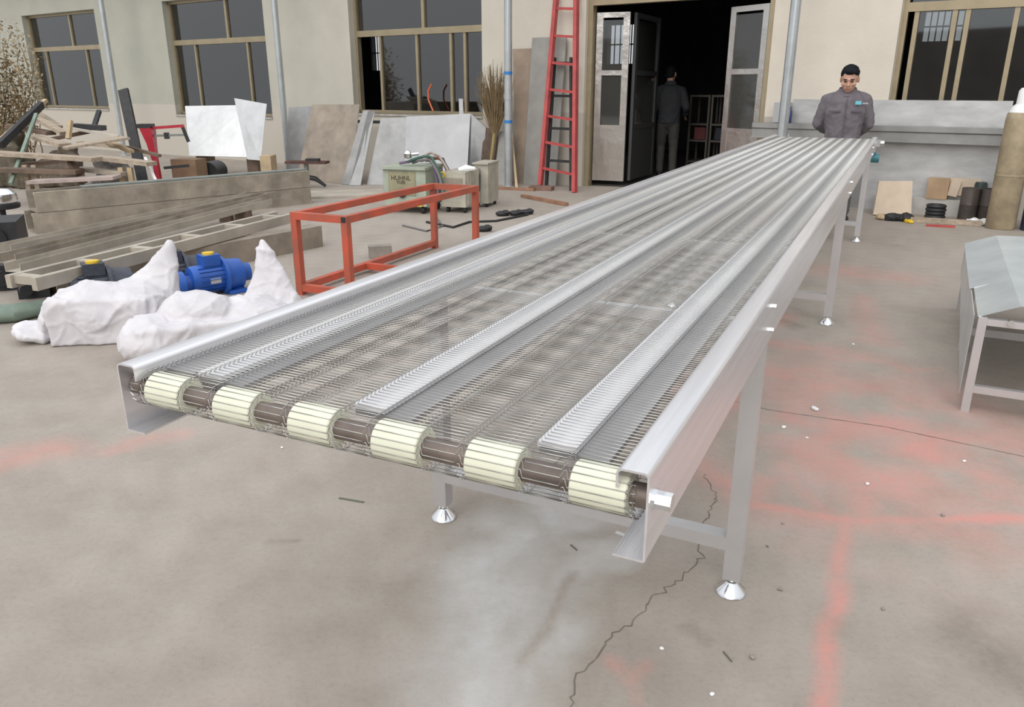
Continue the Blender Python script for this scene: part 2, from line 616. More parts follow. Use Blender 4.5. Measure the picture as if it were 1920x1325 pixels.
    def nz(scale, detail=6, rough=0.6):
        n = nt.nodes.new('ShaderNodeTexNoise')
        n.inputs['Scale'].default_value = scale
        n.inputs['Detail'].default_value = detail
        n.inputs['Roughness'].default_value = rough
        nt.links.new(tc.outputs['Object'], n.inputs['Vector'])
        return n
    def ramp(n, p0, c0, p1, c1):
        r = nt.nodes.new('ShaderNodeValToRGB')
        r.color_ramp.elements[0].position = p0
        r.color_ramp.elements[0].color = (*c0, 1)
        r.color_ramp.elements[1].position = p1
        r.color_ramp.elements[1].color = (*c1, 1)
        nt.links.new(n.outputs['Fac'], r.inputs['Fac'])
        return r
    def mix(fac, a_, b_, mode='MIX', f=1.0):
        x = nt.nodes.new('ShaderNodeMix')
        x.data_type = 'RGBA'
        x.blend_type = mode
        if hasattr(fac, 'is_output'):
            nt.links.new(fac, x.inputs[0])
        else:
            x.inputs[0].default_value = fac
        for s_, i in ((a_, 6), (b_, 7)):
            if isinstance(s_, tuple):
                x.inputs[i].default_value = (*s_, 1)
            else:
                nt.links.new(s_, x.inputs[i])
        return x.outputs[2]
    base = ramp(nz(1.1), 0.35, (0.317, 0.268, 0.229), 0.66, (0.396, 0.348, 0.295)).outputs[0]
    base = mix(0.55, base, ramp(nz(4.5, 8, 0.7), 0.3, (0.290, 0.251, 0.216), 0.7, (0.418, 0.383, 0.339)).outputs[0])
    pinkn = nz(2.3)
    pr = ramp(pinkn, 0.48, (0, 0, 0), 0.72, (0.45, 0.45, 0.45))
    base = mix(pr.outputs[0], base, (0.45, 0.375, 0.35))
    sp_ = ramp(nz(60, 3, 0.7), 0.28, (0.75, 0.74, 0.72), 0.5, (1, 1, 1))
    base = mix(0.4, base, sp_.outputs[0], 'MULTIPLY')
    at_ = nt.nodes.new('ShaderNodeAttribute')
    at_.attribute_name = 'stains'
    sep = nt.nodes.new('ShaderNodeSeparateColor')
    nt.links.new(at_.outputs['Color'], sep.inputs[0])
    fine = nz(25, 5, 0.7)
    def modl(sock, lo, hi):
        mr = nt.nodes.new('ShaderNodeMapRange')
        mr.inputs[1].default_value = 0.3
        mr.inputs[2].default_value = 0.7
        mr.inputs[3].default_value = lo
        mr.inputs[4].default_value = hi
        nt.links.new(fine.outputs['Fac'], mr.inputs[0])
        mm = nt.nodes.new('ShaderNodeMath')
        mm.operation = 'MULTIPLY'
        mm.use_clamp = True
        nt.links.new(sock, mm.inputs[0])
        nt.links.new(mr.outputs[0], mm.inputs[1])
        return mm.outputs[0]
    c = mix(modl(sep.outputs[1], 0.75, 1.1), base, (0.56, 0.55, 0.54))
    c = mix(modl(sep.outputs[2], 0.5, 1.1), c, (0.13, 0.105, 0.085))
    c = mix(modl(sep.outputs[0], 0.7, 1.1), c, (0.70, 0.265, 0.225))
    nt.links.new(c, b.inputs['Base Color'])
    bp = nt.nodes.new('ShaderNodeBump')
    bp.inputs['Strength'].default_value = 0.25
    bp.inputs['Distance'].default_value = 0.01
    nt.links.new(nz(35, 6, 0.7).outputs['Fac'], bp.inputs['Height'])
    nt.links.new(bp.outputs[0], b.inputs['Normal'])
    me.materials.append(m)
    o = bpy.data.objects.new('floor', me)
    COL.objects.link(o)
    tag(o, 'stained beige concrete yard floor with pink paint overspray', None, kind='structure')
    ROOTM['floor'] = Matrix.Identity(4)
    return o

floor = build_floor()
CRACKM = mat('crack_shadow', (0.17, 0.14, 0.12), 0.95)

def crack(pts, w, jit, name='crack'):
    rnd = random.Random(len(pts) * 31 + int(pts[0][0]))
    P = [at(x, y) for x, y in pts]
    Q = []
    for a, b in zip(P[:-1], P[1:]):
        n = max(2, int((b - a).length / 0.018))
        for i in range(n):
            q = a.lerp(b, i / n)
            Q.append(q + Vector((rnd.uniform(-jit, jit), rnd.uniform(-jit, jit), 0)))
    Q.append(P[-1])
    mb = MB()
    V = []
    for i, q in enumerate(Q):
        t = (Q[min(i + 1, len(Q) - 1)] - Q[max(i - 1, 0)]).normalized()
        s_ = Vector((-t.y, t.x, 0))
        ww = w * rnd.uniform(0.35, 1.0)
        V += [q + s_ * ww + Vector((0, 0, 0.0012)), q - s_ * ww + Vector((0, 0, 0.0012))]
    mb.add(V, [(2 * i, 2 * i + 1, 2 * i + 3, 2 * i + 2) for i in range(len(Q) - 1)])
    return part(mb, name, CRACKM, floor, world=True, smooth=False)

crack([(1320, 890), (1345, 930), (1300, 1010), (1318, 1045), (1270, 1090), (1215, 1130), (1190, 1165), (1135, 1200), (1120, 1225), (1085, 1265), (1065, 1330)], 0.0026, 0.011)
crack([(1350, 745), (1440, 768), (1660, 800), (1920, 856), (2050, 884)], 0.0028, 0.001, 'slab_joint')

# ------------------------------------------------------------------ building
def wall_cells(u0, u1, z0, z1, holes, thick, d0=0.0, box=None):
    us = sorted({u0, u1, *[h[0] for h in holes], *[h[1] for h in holes]})
    zs = sorted({z0, z1, *[h[2] for h in holes], *[h[3] for h in holes]})
    us = [u for u in us if u0 <= u <= u1]
    zs = [z for z in zs if z0 <= z <= z1]
    mb = MB()
    solid = {}
    for i in range(len(us) - 1):
        for j in range(len(zs) - 1):
            uc, zc = (us[i] + us[i + 1]) / 2, (zs[j] + zs[j + 1]) / 2
            solid[i, j] = not any(h[0] < uc < h[1] and h[2] < zc < h[3] for h in holes)
    def q(a, b, c, d):
        mb.add([a, b, c, d], [(0, 1, 2, 3)])
    for (i, j), s_ in solid.items():
        if not s_:
            continue
        a, b, c, d = us[i], us[i + 1], zs[j], zs[j + 1]
        q((a, 0, c), (b, 0, c), (b, 0, d), (a, 0, d))
        q((a, thick, c), (a, thick, d), (b, thick, d), (b, thick, c))
        if not solid.get((i - 1, j)):
            q((a, 0, c), (a, 0, d), (a, thick, d), (a, thick, c))
        if not solid.get((i + 1, j)):
            q((b, 0, c), (b, thick, c), (b, thick, d), (b, 0, d))
        if not solid.get((i, j - 1)):
            q((a, 0, c), (a, thick, c), (b, thick, c), (b, 0, c))
        if not solid.get((i, j + 1)):
            q((a, 0, d), (b, 0, d), (b, thick, d), (a, thick, d))
    return mb

def wall_obj(name, mb, m, loc, rz, label):
    me = mb.mesh(name)
    me.materials.append(m)
    o = bpy.data.objects.new(name, me)
    COL.objects.link(o)
    o.location = loc
    o.rotation_euler = (0, 0, rz)
    ROOTM[o.name] = Matrix.Translation(Vector(loc)) @ Matrix.Rotation(rz, 4, 'Z')
    return tag(o, label, None, kind='structure')

def plaster():
    m = mat('cream_plaster', (0.695, 0.635, 0.55), 0.85, var=0.08, scale=1.2, bump=0.12, bscale=25)
    nt = m.node_tree
    b = nt.nodes['Principled BSDF']
    src = b.inputs['Base Color'].links[0].from_socket
    tc = nt.nodes.new('ShaderNodeTexCoord')
    sep = nt.nodes.new('ShaderNodeSeparateXYZ')
    nt.links.new(tc.outputs['Object'], sep.inputs[0])
    # lower band of the wall is painted a greyer cream
    lt = nt.nodes.new('ShaderNodeMath')
    lt.operation = 'LESS_THAN'
    lt.inputs[1].default_value = 1.08
    nt.links.new(sep.outputs['Z'], lt.inputs[0])
    # light falloff along the wall put into its colour, darker toward the left
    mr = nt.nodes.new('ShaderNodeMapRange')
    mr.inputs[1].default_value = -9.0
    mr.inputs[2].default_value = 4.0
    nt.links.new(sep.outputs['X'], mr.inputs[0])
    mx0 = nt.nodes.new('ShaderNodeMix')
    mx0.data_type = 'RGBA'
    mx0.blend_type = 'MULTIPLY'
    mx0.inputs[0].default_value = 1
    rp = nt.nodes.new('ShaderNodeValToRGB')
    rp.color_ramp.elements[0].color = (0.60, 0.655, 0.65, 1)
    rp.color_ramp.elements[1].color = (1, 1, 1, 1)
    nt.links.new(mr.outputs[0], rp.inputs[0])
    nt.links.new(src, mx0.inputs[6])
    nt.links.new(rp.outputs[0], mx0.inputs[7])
    mx = nt.nodes.new('ShaderNodeMix')
    mx.data_type = 'RGBA'
    nt.links.new(lt.outputs[0], mx.inputs[0])
    nt.links.new(mx0.outputs[2], mx.inputs[6])
    mx.inputs[7].default_value = (0.50, 0.46, 0.40, 1)
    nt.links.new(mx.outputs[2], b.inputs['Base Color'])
    return m

WIN = {1: (-14.69, -11.39, 0.95, 3.12), 2: (-8.78, -5.62, 0.88, 3.14), 3: (-3.38, -0.50, 1.0, 3.14), 4: (5.53, 8.7, 1.0, 3.14)}
DOOR = (1.36, 4.06, 0.0, 3.14)
holes = list(WIN.values()) + [DOOR]
THK = 0.28
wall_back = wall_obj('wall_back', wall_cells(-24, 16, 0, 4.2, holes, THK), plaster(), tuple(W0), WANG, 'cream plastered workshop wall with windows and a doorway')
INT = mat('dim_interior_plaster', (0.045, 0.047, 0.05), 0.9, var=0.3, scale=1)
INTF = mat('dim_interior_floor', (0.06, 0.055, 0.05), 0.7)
RD = 7.5
# windows of the far wall of the workshop, bright against the dark room
fh = []
for (x0, y0, x1, y1) in ((1140, 47, 1200, 119), (694, 66, 722, 132), (1412, 36, 1476, 112), (1735, 22, 1800, 76), (930, 52, 985, 122)):
    a, zt = onwall(x0, y0, -RD)
    b_, zb = onwall(x1, y1, -RD)
    fh.append((a, b_, zb, zt))
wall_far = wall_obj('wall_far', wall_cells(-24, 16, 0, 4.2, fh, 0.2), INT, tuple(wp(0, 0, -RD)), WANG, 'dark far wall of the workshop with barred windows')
BARM = mat('window_bars', (0.05, 0.05, 0.05), 0.6)
for h in fh:
    n = 6
    for k in range(1, n):
        u = h[0] + (h[1] - h[0]) * k / n
        mb = MB().bar((u, 0.1, h[2]), (u, 0.1, h[3]), 0.022, 0.022)
        part(mb, 'window_bar', BARM, wall_far)
    mb = MB().bar((h[0], 0.1, (h[2] + h[3]) / 2), (h[1], 0.1, (h[2] + h[3]) / 2), 0.03, 0.03)
    part(mb, 'window_bar', BARM, wall_far)
mb = MB().box((-4, (RD - THK) / 2 + THK, 4.1), (40, RD - THK, 0.1))
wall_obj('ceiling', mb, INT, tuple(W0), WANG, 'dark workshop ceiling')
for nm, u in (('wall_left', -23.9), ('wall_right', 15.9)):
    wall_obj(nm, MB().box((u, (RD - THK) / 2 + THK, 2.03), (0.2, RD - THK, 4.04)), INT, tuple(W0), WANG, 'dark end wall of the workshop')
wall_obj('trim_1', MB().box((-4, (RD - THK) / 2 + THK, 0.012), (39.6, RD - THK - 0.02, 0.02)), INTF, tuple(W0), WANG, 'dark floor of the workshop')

def window(n, top_m, low_m, open_gap=None):
    u0, u1, z0, z1 = WIN[n]
    t = thing('window_%d' % n, None, None, tuple(wp(u0, 0, 0)), WANG, kind='structure')
    t['label'] = {1: 'bronze framed window behind the scrap pile at the far left', 2: 'bronze framed window behind the bright steel sheets',
                  3: 'bronze framed window with an open sash left of the broom', 4: 'bronze framed sliding window right of the standing man'}[n]
    L = u1 - u0
    bz = 2.33
    y = 0.17
    fw = 0.055
    fr = MB()
    fr.bar((0, y, z0 + fw / 2), (L, y, z0 + fw / 2), 0.08, fw)
    fr.bar((0, y, z1 - fw / 2), (L, y, z1 - fw / 2), 0.08, fw)
    fr.bar((fw / 2, y, z0), (fw / 2, y, z1), fw, 0.08, up=(0, 1, 0))
    fr.bar((L - fw / 2, y, z0), (L - fw / 2, y, z1), fw, 0.08, up=(0, 1, 0))
    part(fr, 'window_frame', BRONZE, t)
    part(MB().bar((fw, y, bz), (L - fw, y, bz), 0.09, 0.10), 'transom', BRONZE, t)
    for px in top_m:
        u = onwall(px[0], px[1])[0] - u0
        part(MB().bar((u, y, bz), (u, y, z1), 0.06, 0.06), 'mullion', BRONZE, t)
    for px in low_m:
        u = onwall(px[0], px[1], -0.17)[0] - u0
        part(MB().bar((u, y, z0), (u, y, bz), 0.06, 0.05), 'mullion', BRONZE, t)
    tu = [fw] + [onwall(px[0], px[1])[0] - u0 for px in top_m] + [L - fw]
    for a, b in zip(tu[:-1], tu[1:]):
        part(MB().box(((a + b) / 2, y + 0.01, (bz + 0.05 + z1 - fw) / 2), (b - a - 0.05, 0.006, z1 - fw - bz - 0.05)), 'pane', GLASS, t)
    lu = [fw] + [onwall(px[0], px[1], -0.17)[0] - u0 for px in low_m] + [L - fw]
    for i, (a, b) in enumerate(zip(lu[:-1], lu[1:])):
        if open_gap is not None and i in open_gap:
            continue
        part(MB().box(((a + b) / 2, y + 0.01, (z0 + fw + bz - 0.05) / 2), (b - a - 0.05, 0.006, bz - 0.05 - z0 - fw)), 'pane', GLASS, t)
    part(MB().box((L / 2, 0.06, z0 - 0.02), (L, 0.16, 0.04)), 'sill', mat('sill_cement', (0.40, 0.38, 0.34), 0.8, var=0.2), t)
    return t

window(1, [(120, 50)], [(97, 150), (172, 150)])
window(2, [(413, 40)], [(375, 150), (472, 150)])
window(3, [(782, 30)], [(716, 120), (785, 140), (848, 140), (874, 140)], open_gap=(0,))
window(4, [(1905, 4)], [(1706, 120), (1776, 120), (1800, 120), (1893, 100)], open_gap=(0,))

# doorway frame, transom and leaves
dt = thing('trim_2', 'metal door frame with dark transom glass above the open doorway', None, tuple(wp(DOOR[0], 0, 0)), WANG, kind='structure')
DL = DOOR[1] - DOOR[0]
fr = MB()
fr.bar((0.04, 0.12, 0), (0.04, 0.12, 3.14), 0.08, 0.12, up=(0, 1, 0))
fr.bar((DL - 0.04, 0.12, 0), (DL - 0.04, 0.12, 3.14), 0.08, 0.12, up=(0, 1, 0))
part(fr, 'door_frame', BRONZE, dt)
part(MB().bar((0.08, 0.12, 2.60), (DL - 0.08, 0.12, 2.60), 0.12, 0.10), 'transom', BRONZE, dt)
part(MB().box((DL / 2, 0.13, 2.88), (DL - 0.16, 0.006, 0.46)), 'pane', GLASS, dt)

def leaf(name, P0, P1, label, m=INOX, hz=2.46, sill=0.09):
    """hinged door leaf standing between two ground points"""
    P0, P1 = Vector((P0.x, P0.y, 0)), Vector((P1.x, P1.y, 0))
    dv = P1 - P0
    L = dv.length
    rz = math.atan2(dv.y, dv.x)
    t = thing(name, label, None, tuple(P0), rz, kind='structure')
    Hh = hz - sill
    def zz(f):
        return sill + Hh * f
    w = 0.095
    part(MB().bar((w / 2, 0, sill), (w / 2, 0, hz), w, 0.045, up=(0, 1, 0)), 'stile', m, t)
    part(MB().bar((L - w / 2, 0, sill), (L - w / 2, 0, hz), w, 0.045, up=(0, 1, 0)), 'stile', m, t)
    for f in (1 - 0.035 / Hh, 0.655, 0.33):
        part(MB().bar((w, 0, zz(f)), (L - w, 0, zz(f)), 0.045, 0.07), 'rail', m, t)
    for f0, f1 in ((0.67, 0.957), (0.345, 0.64)):
        part(MB().box((L / 2, 0, (zz(f0) + zz(f1)) / 2), (L - 2 * w, 0.006, (f1 - f0) * Hh)), 'pane', GLASSD, t)
    part(MB().box((L / 2, 0, (sill + zz(0.315)) / 2), (L - 2 * w, 0.03, zz(0.315) - sill)), 'kick_panel', m, t)
    return t

hl0 = wp(DOOR[0] + 0.10, 0, -0.16)
hl1 = at(1183, 22, 2.46)
leaf('door_1', hl0, hl1, 'open left door leaf, crumpled stainless steel with two panes')
hr0 = wp(DOOR[1] - 0.10, 0, -0.16)
hr1 = at(1374, 13.5, 2.46)
leaf('door_2', hr1, hr0, 'open right door leaf of stainless steel beside the pole')
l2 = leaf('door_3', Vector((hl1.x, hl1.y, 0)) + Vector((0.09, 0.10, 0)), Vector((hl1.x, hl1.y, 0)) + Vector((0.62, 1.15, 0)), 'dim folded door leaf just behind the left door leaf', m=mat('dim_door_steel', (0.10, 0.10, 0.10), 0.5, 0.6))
kn = MB().cyl((0, 0, 0), (0, -0.06, 0), 0.02)

# the workshop across the yard, behind the photographer (seen only mirrored in the glass)
opp = MB()
opp.box((0, 0, 1.9), (46, 0.4, 3.8))
wall_obj('wall_front', opp, mat('grey_brick_far', (0.20, 0.18, 0.16), 0.9, var=0.2, scale=0.7), (0, -17, 0), math.radians(-12), 'plain workshop wall across the yard')

# ------------------------------------------------------------------ the mesh belt conveyor
S0, T0 = 5.0, -0.7825
croot = thing('belt_conveyor', 'long stainless wire mesh belt conveyor with cream end rollers standing on chrome feet', 'conveyor', tuple(CD * S0 + CR * T0), CANG)
XN, XF = 0.958 - S0, 9.48 - S0           # near and far end
HW, ZT, ZB = 0.5325, 0.943, 0.800
TH = 0.0035

def rail_profile(sg):
    """C section, web outside, flanges and lip turned in; sg=+1 left rail, -1 right rail"""
    r = 0.009
    out = []
    def arc(cy, cz, rad, a0, a1, n=5):
        return [(cy + rad * math.cos(a0 + (a1 - a0) * i / n), cz + rad * math.sin(a0 + (a1 - a0) * i / n)) for i in range(n + 1)]
    yo, yi = HW, HW - 0.049
    p = []
    p += [(yi, ZB), (yo - 0.003, ZB), (yo, ZB + 0.003)]
    p += arc(yo - r, ZT - r, r, 0, math.pi / 2)
    p += arc(yi + r, ZT - r, r, math.pi / 2, math.pi)
    p += [(yi, ZT - 0.031), (yi + TH, ZT - 0.031)]
    p += arc(yi + r, ZT - r, r - TH, math.pi, math.pi / 2)
    p += arc(yo - r, ZT - r, r - TH, math.pi / 2, 0)
    p += [(yo - TH, ZB + TH), (yi, ZB + TH)]
    return [(a * sg, b) for a, b in p]

rails = {}
for sg in (1, -1):
    pr = rail_profile(sg)
    if sg < 0:
        pr = pr[::-1]
    mb = MB().sweep((XN, 0, 0), (XF, 0, 0), pr)
    rails[sg] = part(mb, 'side_rail', STEEL, croot)

def hexbolt(mb, c, axis, r=0.010, h=0.012, shaft=0.02):
    c = Vector(c)
    ax = Vector(axis)
    mb.cyl(c, c + ax * h, r, n=6)
    mb.cyl(c, c + ax * (h + shaft), r * 0.55, n=10)

# roller shaft bolts and the small rail bolts
for x in (XN + 0.032,):
    mb = MB()
    mb.cyl((x, -HW + 0.004, 0.889), (x, -HW - 0.004, 0.889), 0.016, n=16)
    mb.cyl((x, -HW, 0.889), (x, -HW - 0.026, 0.889), 0.0135, n=6)
    part(mb, 'bolt', CHROME, rails[-1], label='bright hexagon bolt of the end roller')
    mb = MB()
    mb.cyl((x, HW, 0.889), (x, HW + 0.026, 0.889), 0.0135, n=6)
    part(mb, 'bolt', CHROME, rails[1])
mb = MB()
mb.box((XF - 0.08, -HW - 0.02, 0.885), (0.09, 0.04, 0.07))
mb.cyl((XF - 0.08, -HW - 0.03, 0.885), (XF - 0.08, -HW - 0.075, 0.885), 0.03, n=16)
part(mb, 'bearing_block', CHROME, rails[-1])
mb = MB()
mb.cyl((XF - 0.22, -HW + 0.06, 0.74), (XF - 0.22, -HW - 0.05, 0.74), 0.045, n=20)
mb.box((XF - 0.22, -HW + 0.03, 0.78), (0.07, 0.09, 0.05))
part(mb, 'drive_motor', mat('teal_enamel', (0.05, 0.20, 0.24), 0.4), croot)

RC, RR = 0.889, 0.034
XR = XN + 0.034
XRF = XF - 0.045
WR = 0.0009
# rollers
roller_y = [0.425 - 0.176 * k for k in range(6)]
rm = MB().lathe((0, 0, 0), [(0.017, -0.044), (RR - 0.002, -0.044), (RR, -0.042), (RR, 0.042), (RR - 0.002, 0.044), (0.017, 0.044)], 40, axis=(0, 1, 0))
rol = None
for xr in (XR, XRF):
    for y in roller_y:
        if rol is None:
            rol = part(rm, 'roller', ROLLER, croot)
            rol.location = (xr, y, RC)
        else:
            share(rol, 'roller', croot, (xr, y, RC))
for xr in (XR, XRF):
    part(MB().cyl((xr, -HW + TH, RC), (xr, HW - TH, RC), 0.0185, n=24), 'roller_shaft', SHAFT, croot)

# slide bed under the upper run
zbed = RC + RR - 0.001
for y, w in ((0.3675, 0.062), (-0.0075, 0.066), (-0.3625, 0.066)):
    part(MB().box(((XR + XRF) / 2 + 0.005, y, zbed - 0.005), (XRF - XR - 0.07, w, 0.009)), 'wear_strip', STRIP, croot)
    part(MB().box(((XR + XRF) / 2 + 0.005, y - 0.028, zbed - 0.016), (XRF - XR - 0.07, w + 0.05, 0.010)), 'slide_bar', BARGREY, croot)
part(MB().box(((XR + XRF) / 2 + 0.005, 0.455, zbed - 0.012), (XRF - XR - 0.07, 0.085, 0.010)), 'slide_bar', BARGREY, croot)
for x in (-3.05, -2.05, -1.0, 0.1, 1.2, 2.3, 3.3, 4.1):
    part(MB().box((x, 0, zbed - 0.036), (0.03, 2 * HW - 0.01, 0.028)), 'cross_beam', STEEL_D, croot)

# wire belt: zig-zag rods around the whole loop
PITCH_B = 0.0125
cols = sorted([y + s_ * 0.052 for y in roller_y for s_ in (1, -1)], reverse=True)
R_ = RR + WR
LT = XRF - XR
PATH = 2 * LT + 2 * math.pi * R_
def path(p):
    p %= PATH
    if p < LT:
        return (XR + p, RC + R_)
    p -= LT
    if p < math.pi * R_:
        a = math.pi / 2 - p / R_
        return (XRF + R_ * math.cos(a), RC + R_ * math.sin(a))
    p -= math.pi * R_
    if p < LT:
        return (XRF - p, RC - R_)
    p -= LT
    a = -math.pi / 2 - p / R_
    return (XR + R_ * math.cos(a), RC + R_ * math.sin(a))

tmpl = [(0.506, 0.0)]
for c in cols:
    tmpl += [(c + 0.0065, 0.0), (c + 0.0020, 0.95), (c - 0.0020, 0.95), (c - 0.0065, 0.0)]
tmpl += [(-0.506, 0.0)]
NR = int(PATH / PITCH_B)
step = PATH / NR
yy = np.array([t[0] for t in tmpl])
jj = np.array([t[1] for t in tmpl])
nv = len(tmpl)
V, F = [], []
quad = [(WR, 0), (0, WR), (-WR, 0), (0, -WR)]
for i in range(NR):
    base_i = i * nv * 4
    for k in range(nv):
        p = i * step + jj[k] * step
        x, z = path(p)
        x2, z2 = path(p + 0.001)
        tx, tz = (x2 - x) / 0.001, (z2 - z) / 0.001
        lift = WR * 0.9 * (1 if 0 < jj[k] else 0)
        for a, b in quad:
            V.append((x + tx * a - tz * (b + lift), yy[k], z + tz * a + tx * (b + lift)))
    for k in range(nv - 1):
        for q in range(4):
            q2 = (q + 1) % 4
            F.append((base_i + k * 4 + q, base_i + k * 4 + q2, base_i + (k + 1) * 4 + q2, base_i + (k + 1) * 4 + q))
me = bpy.data.meshes.new('wire_belt')
V = np.array(V, dtype=np.float32)
F = np.array(F, dtype=np.int32)
me.vertices.add(len(V))
me.vertices.foreach_set('co', V.ravel())
me.loops.add(F.size)
me.loops.foreach_set('vertex_index', F.ravel())
me.polygons.add(len(F))
me.polygons.foreach_set('loop_start', np.arange(0, F.size, 4))
me.polygons.foreach_set('loop_total', np.full(len(F), 4))
me.polygons.foreach_set('use_smooth', np.ones(len(F), dtype=bool))
me.update()
part(me, 'wire_belt', WIRE, croot, smooth=False, kind='stuff', label='silver zigzag wire mesh belt')
# selvedge loops at both belt edges on the near end
for sg in (1, -1):
    mb = MB()
    pts = []
    for i in range(0, 1):
        pass
    n = int((0.5 + math.pi * R_) / (PITCH_B / 2))
    for i in range(n):
        p = 0.5 - i * PITCH_B / 2
        x, z = path(p)
        pts.append((x, sg * (0.500 + 0.004 * (1 if i % 2 else -1)), z))
    mb.tube(pts, WR, 4)
    part(mb, 'belt_edge', WIRE, croot)

# legs
LEGX = [2.105 - S0, 5.26 - S0, 8.43 - S0]
LW = 0.05
foot_prof = [(0.044, 0.0), (0.046, 0.004), (0.043, 0.012), (0.020, 0.033), (0.016, 0.040), (0.008, 0.041), (0.008, 0.085)]
legm = MB().box((0, 0, (0.055 + 0.905) / 2), (LW, LW, 0.85))
leg0 = foot0 = None
for x in LEGX:
    for y in (0.503, -0.503):
        if leg0 is None:
            leg0 = part(legm, 'leg', STEEL_D, croot)
            leg0.location = (x, y, 0)
            lg = leg0
            foot0 = part(MB().lathe((0, 0, 0), foot_prof, 28), 'foot', CHROME, lg, label='chrome levelling foot')
        else:
            lg = share(leg0, 'leg', croot, (x, y, 0))
            f = share(foot0, 'foot', lg)
            f['label'] = 'chrome levelling foot'
        sg = 1 if y > 0 else -1
        for dz in (0.835, 0.90):
            part(MB().cyl((0.0, sg * 0.028, dz), (0.0, sg * 0.040, dz), 0.008, n=6), 'bolt', CHROME, lg)
    part(MB().box((x, 0, 0.175), (0.05, 2 * 0.503 - LW, 0.042)), 'cross_brace', STEEL_D, croot)
# bright pin standing at the far end of the belt
part(MB().cyl((XF - 0.35, 0.33, 0.915), (XF - 0.35, 0.33, 0.975), 0.006, n=8), 'pin', CHROME, croot)

# ------------------------------------------------------------------ sheet metal hood table at the right
P0 = at(1803, 768)
hood = thing('sheet_metal_hood', 'blue grey folded sheet metal hood on square legs at the right edge', 'hood', tuple(P0), math.radians(62.3))
HL, HZ0 = 2.0, 0.46
# local x away from the camera, y to the left
def hp(x, y, z):
    return (x, y, z)
BLUES = mat('filmed_steel_sheet', (0.62, 0.67, 0.69), 0.28, 0.5, var=0.15, scale=3, bump=0.12, bscale=6)
def sheet(quad4, th=0.004):
    a, b, c, d = [Vector(q) for q in quad4]
    n = (b - a).cross(d - a).normalized() * th
    return MB().add([a, b, c, d, a - n, b - n, c - n, d - n], [(0, 1, 2, 3), (7, 6, 5, 4), (0, 4, 5, 1), (1, 5, 6, 2), (2, 6, 7, 3), (3, 7, 4, 0)])
ya, yb, yc = 0.01, -0.145, -0.62
za, zb_, zc = HZ0, HZ0 + 0.068, HZ0 + 0.085
part(sheet([(0, ya, za), (0, yb, zb_), (0.62, yb, zb_), (0.62, ya, za)]), 'hood_panel', BLUES, hood)
part(sheet([(0.60, ya + 0.02, za - 0.003), (0.60, yb, zb_ - 0.005), (HL, yb, zb_ - 0.005), (HL, ya + 0.02, za - 0.003)]), 'hood_panel', BLUES, hood)
part(sheet([(0, yb, zb_), (0, yc, zc), (0.62, yc, zc), (0.62, yb, zb_)]), 'hood_panel', BLUES, hood)
part(sheet([(0.60, yb, zb_ - 0.005), (0.60, yc, zc - 0.005), (HL, yc, zc - 0.005), (HL, yb, zb_ - 0.005)]), 'hood_panel', BLUES, hood)
part(sheet([(0, yc, zc), (0, yc - 0.2, zc - 0.12), (HL, yc - 0.2, zc - 0.12), (HL, yc, zc)]), 'hood_panel', BLUES, hood)
part(sheet([(0.06, ya + 0.012, 0.06), (0.06, ya + 0.012, za - 0.01), (HL, ya + 0.012, za - 0.01), (HL, ya + 0.012, 0.28)]), 'side_plate', BLUES, hood)
for x in (0.0, 1.02, HL):
    for y in (-0.012, yc - 0.19):
        part(MB().bar((x, y, 0), (x, y, za if y > -0.1 else zc - 0.13), 0.035, 0.035), 'leg', STEEL_D, hood)
for x in (0.0, 1.02):
    part(MB().bar((x, -0.03, 0.115), (x, yc - 0.17, 0.115), 0.03, 0.035), 'cross_bar', STEEL_D, hood)
    part(MB().bar((x, -0.03, za - 0.02), (x, yc - 0.17, za - 0.02), 0.03, 0.03), 'cross_bar', STEEL_D, hood)
part(MB().cyl((0.0, -0.12, za - 0.01), (-0.03, -0.12, za - 0.01), 0.014, n=12), 'bolt', CHROME, hood)

# ------------------------------------------------------------------ orange frame
A = at(562, 553)
D_ = at(818, 464)
lx = (D_ - A)
lx.z = 0
Lf = lx.length
rzf = math.atan2(lx.y, lx.x)
fr = thing('steel_frame_stand', 'orange red painted square tube frame stand without a top', 'stand', tuple(A), rzf)
HF = zat(A, 398)
WF = 0.44
bw = 0.05
def fl(x, y, z):
    return (x, y, z)
for x in (0.025, Lf - 0.025):
    for y in (-0.0, -WF):
        part(MB().box((x, y, (HF - bw) / 2), (bw, bw, HF - bw)), 'leg', ORANGE, fr)
for y in (0.0, -WF):
    part(MB().box((Lf / 2, y, HF - bw / 2), (Lf, bw, bw)), 'top_rail', ORANGE, fr)
for x in (0.025, Lf - 0.025):
    part(MB().box((x, -WF / 2, HF - bw / 2), (bw, WF - bw, bw)), 'top_rail', ORANGE, fr)
for (x, y) in ((-0.001, -WF), (Lf + 0.001, -WF)):
    part(MB().box((x, y, HF - bw / 2), (0.006, bw * 0.72, bw * 0.72)), 'tube_opening', BLACK, fr, label='open dark tube end')
part(MB().box((Lf / 2, 0.0, 0.055), (Lf - 2 * bw, bw, bw)), 'bottom_rail', ORANGE, fr)
for x in (0.025, Lf * 0.42):
    part(MB().box((x, -WF / 2, 0.055), (bw * 0.9, WF - bw, bw)), 'bottom_rail', ORANGE, fr)
part(MB().box((0.024, 0.027, 0.16), (bw * 0.95, 0.004, 0.30)), 'green_patch', mat('green_paint', (0.09, 0.20, 0.15), 0.6, var=0.3), fr, label='worn green paint on the leg')

